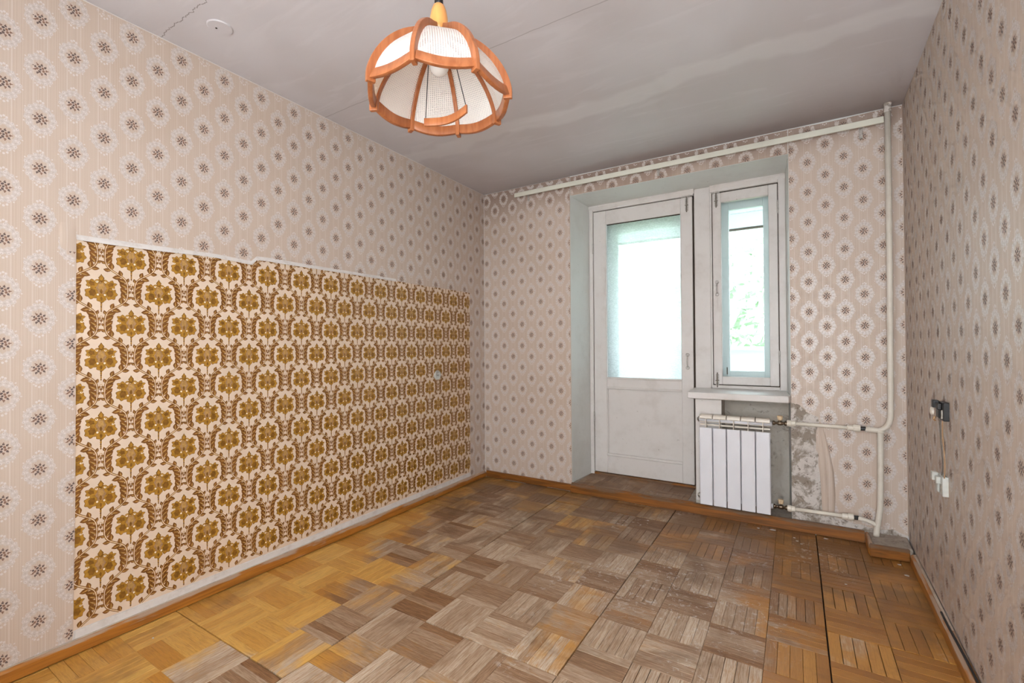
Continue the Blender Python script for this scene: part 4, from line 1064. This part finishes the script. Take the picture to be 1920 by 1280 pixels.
bp = [(0.001, 0.066)] + [(0.029 * math.sin(k * PI / 10), 0.095 - 0.029 * math.cos(k * PI / 10)) for k in range(1, 7)] + [(0.016, 0.122), (0.013, 0.128)]
obj('bulb', lathe(nb(), bp, (LX, LY, LZ), 'z', 24), MT['bulb'], lamp, True)
# loose curved slat hanging on two thin cords inside the shade
hs = None
bm = nb(); rings = []
A_, B_ = Vector((LX - 0.068, LY + 0.010, LZ - 0.052)), Vector((LX + 0.093, LY + 0.014, LZ - 0.052))
for j in range(11):
    s = j / 10; bow = math.sin(PI * s); b_ = A_.lerp(B_, s) + Vector((0, 0.016 * bow, 0))
    rings.append([bm.verts.new(b_ + Vector((0, h, z - 0.006 * bow))) for h, z in ((-0.004, 0.012), (-0.004, -0.012), (0.004, -0.012), (0.004, 0.012))])
for p_, q_ in zip(rings, rings[1:]):
    for i in range(4): bm.faces.new((p_[i], p_[(i + 1) % 4], q_[(i + 1) % 4], q_[i]))
bm.faces.new(rings[0]); bm.faces.new(rings[-1])
hs = obj('hanging_slat', bm, MT['lampwood'], lamp, True, 0.0015, 2)
for P_, x in ((A_, -0.012), (B_, 0.012)):
    obj('slat_cord', tube(nb(), [P_ + Vector((0.004 if x < 0 else -0.004, 0, 0.010)), Vector((LX + x * 3.2, LY, LZ + 0.17))], 0.0013, 6), MT['cable'], hs)

# ------------------------------------------------------------------ paint flakes on the floor
fr_ = random.Random(5)
flakes = [(2.27, -0.085, .020), (2.385, -0.155, .008), (2.40, -0.20, .010), (2.42, -0.235, .009), (2.545, -0.075, .016), (2.86, -0.27, .012), (2.87, -0.40, .015), (2.60, -0.66, .008), (1.55, -0.33, .009), (1.53, -0.43, .006), (2.19, -0.10, .010), (0.18, -2.60, .006)]
flake_labels = ['largest white paint flake, lying against the step board below the radiator pipe', 'tiny paint crumb at the back end of the row of crumbs right of the radiator', 'middle paint crumb in the row of crumbs right of the radiator', 'front paint crumb in the row of crumbs right of the radiator',
                'pale paint chip beside the step board just left of the corner block', 'paint flake lying right in front of the corner block', 'paint flake beside the right skirting near the corner block', 'lone paint crumb on the golden parquet at the right', 'paint crumb on the parquet in front of the balcony door, farther one',
                'smaller paint crumb in front of the balcony door, nearer one', 'paint flake by the step board just below the radiator', 'paint crumb on the yellow parquet beside the damask wall']
for (fx, fy, sz), lb in zip(flakes, flake_labels):
    n_ = 7; pts = [(fx + sz * fr_.uniform(0.55, 1.0) * math.cos(2 * PI * k / n_), fy + 0.6 * sz * fr_.uniform(0.55, 1.0) * math.sin(2 * PI * k / n_)) for k in range(n_)]
    tag(obj('paint_flake', prism(nb(), pts, 'z', 0.0013, 0.0034), MT['flake']), lb, 'flake', 'paint flakes on the floor')

# ------------------------------------------------------------------ outside: glazed balcony, trees, yard
bal = thing('balcony', 'whitewashed glazed balcony seen through the window', 'balcony', (1.6, 0.9, 0))
BW = MT['balcony']
obj('balcony_floor', B(-0.6, 3.8, 0.47, 1.55, -0.15, 0.02), BW, bal)
obj('balcony_ceiling', B(-0.6, 3.8, 0.47, 1.60, 2.52, 2.65), BW, bal)
obj('parapet', B(-0.6, 3.8, 1.47, 1.55, 0.02, 1.12), BW, bal)
ph_ = obj('parapet_ledge', B(-0.6, 3.8, 1.40, 1.58, 1.12, 1.155), BW, bal)
obj('top_beam', B(-0.6, 3.8, 1.40, 1.52, 2.275, 2.42), BW, bal, bevel=0.006)
obj('beam_seal', B(-0.6, 3.8, 1.40, 1.44, 2.262, 2.275), MT['groove'], bal)
obj('top_fascia', B(-0.6, 3.8, 1.36, 1.50, 2.42, 2.52), BW, bal)
for x in (-0.45, 0.45, 1.62, 2.42, 3.2): obj('glazing_post', B(x - 0.03, x + 0.03, 1.44, 1.50, 1.155, 2.275), BW, bal)
tr_ = random.Random(9)
def tree(x, y, z, r, h, label):
    t = thing('tree', label, 'tree', (x, y, -6.0), 'trees beyond the balcony')
    obj('trunk', tube(nb(), [(x, y, -6.0), (x + 0.1, y, -3), (x, y + 0.1, z)], [0.22, 0.17, 0.06], 10), MT['bark'], t, True)
    vv, ff = [], []
    for k in range(5000):
        while True:
            p = Vector((tr_.uniform(-1, 1), tr_.uniform(-1, 1), tr_.uniform(-1, 1)))
            if 0.25 < p.length < 1: break
        q = Vector((x + p.x * r - 0, y + p.y * r, z + p.z * h)) - Vector((x, y, -6.0))
        n = Vector((tr_.gauss(0, 1), tr_.gauss(0, 1), tr_.gauss(0, 1) + 0.6)).normalized(); a = n.orthogonal().normalized() * tr_.uniform(0.09, 0.17); b = n.cross(a).normalized() * a.length * 0.6
        i0 = len(vv); vv += [tuple(q - a), tuple(q - b), tuple(q + a), tuple(q + b)]; ff.append((i0, i0 + 1, i0 + 2, i0 + 3))
    me = bpy.data.meshes.new('foliage'); me.from_pydata(vv, [], ff); me.update()
    o = obj('foliage', me, MT['leaf'], t); o['kind'] = 'stuff'
tree(1.2, 9.0, 1.0, 2.3, 2.8, 'pale green leafy tree seen through the clear window pane')
tree(6.2, 10.5, 0.2, 2.2, 2.4, 'second pale tree standing further right beyond the balcony')
tag(obj('courtyard_ground', B(-25, 25, 1.6, 40, -6.2, -6.0), MT['grass']), 'grassy courtyard far below the balcony', 'ground', kind='structure')
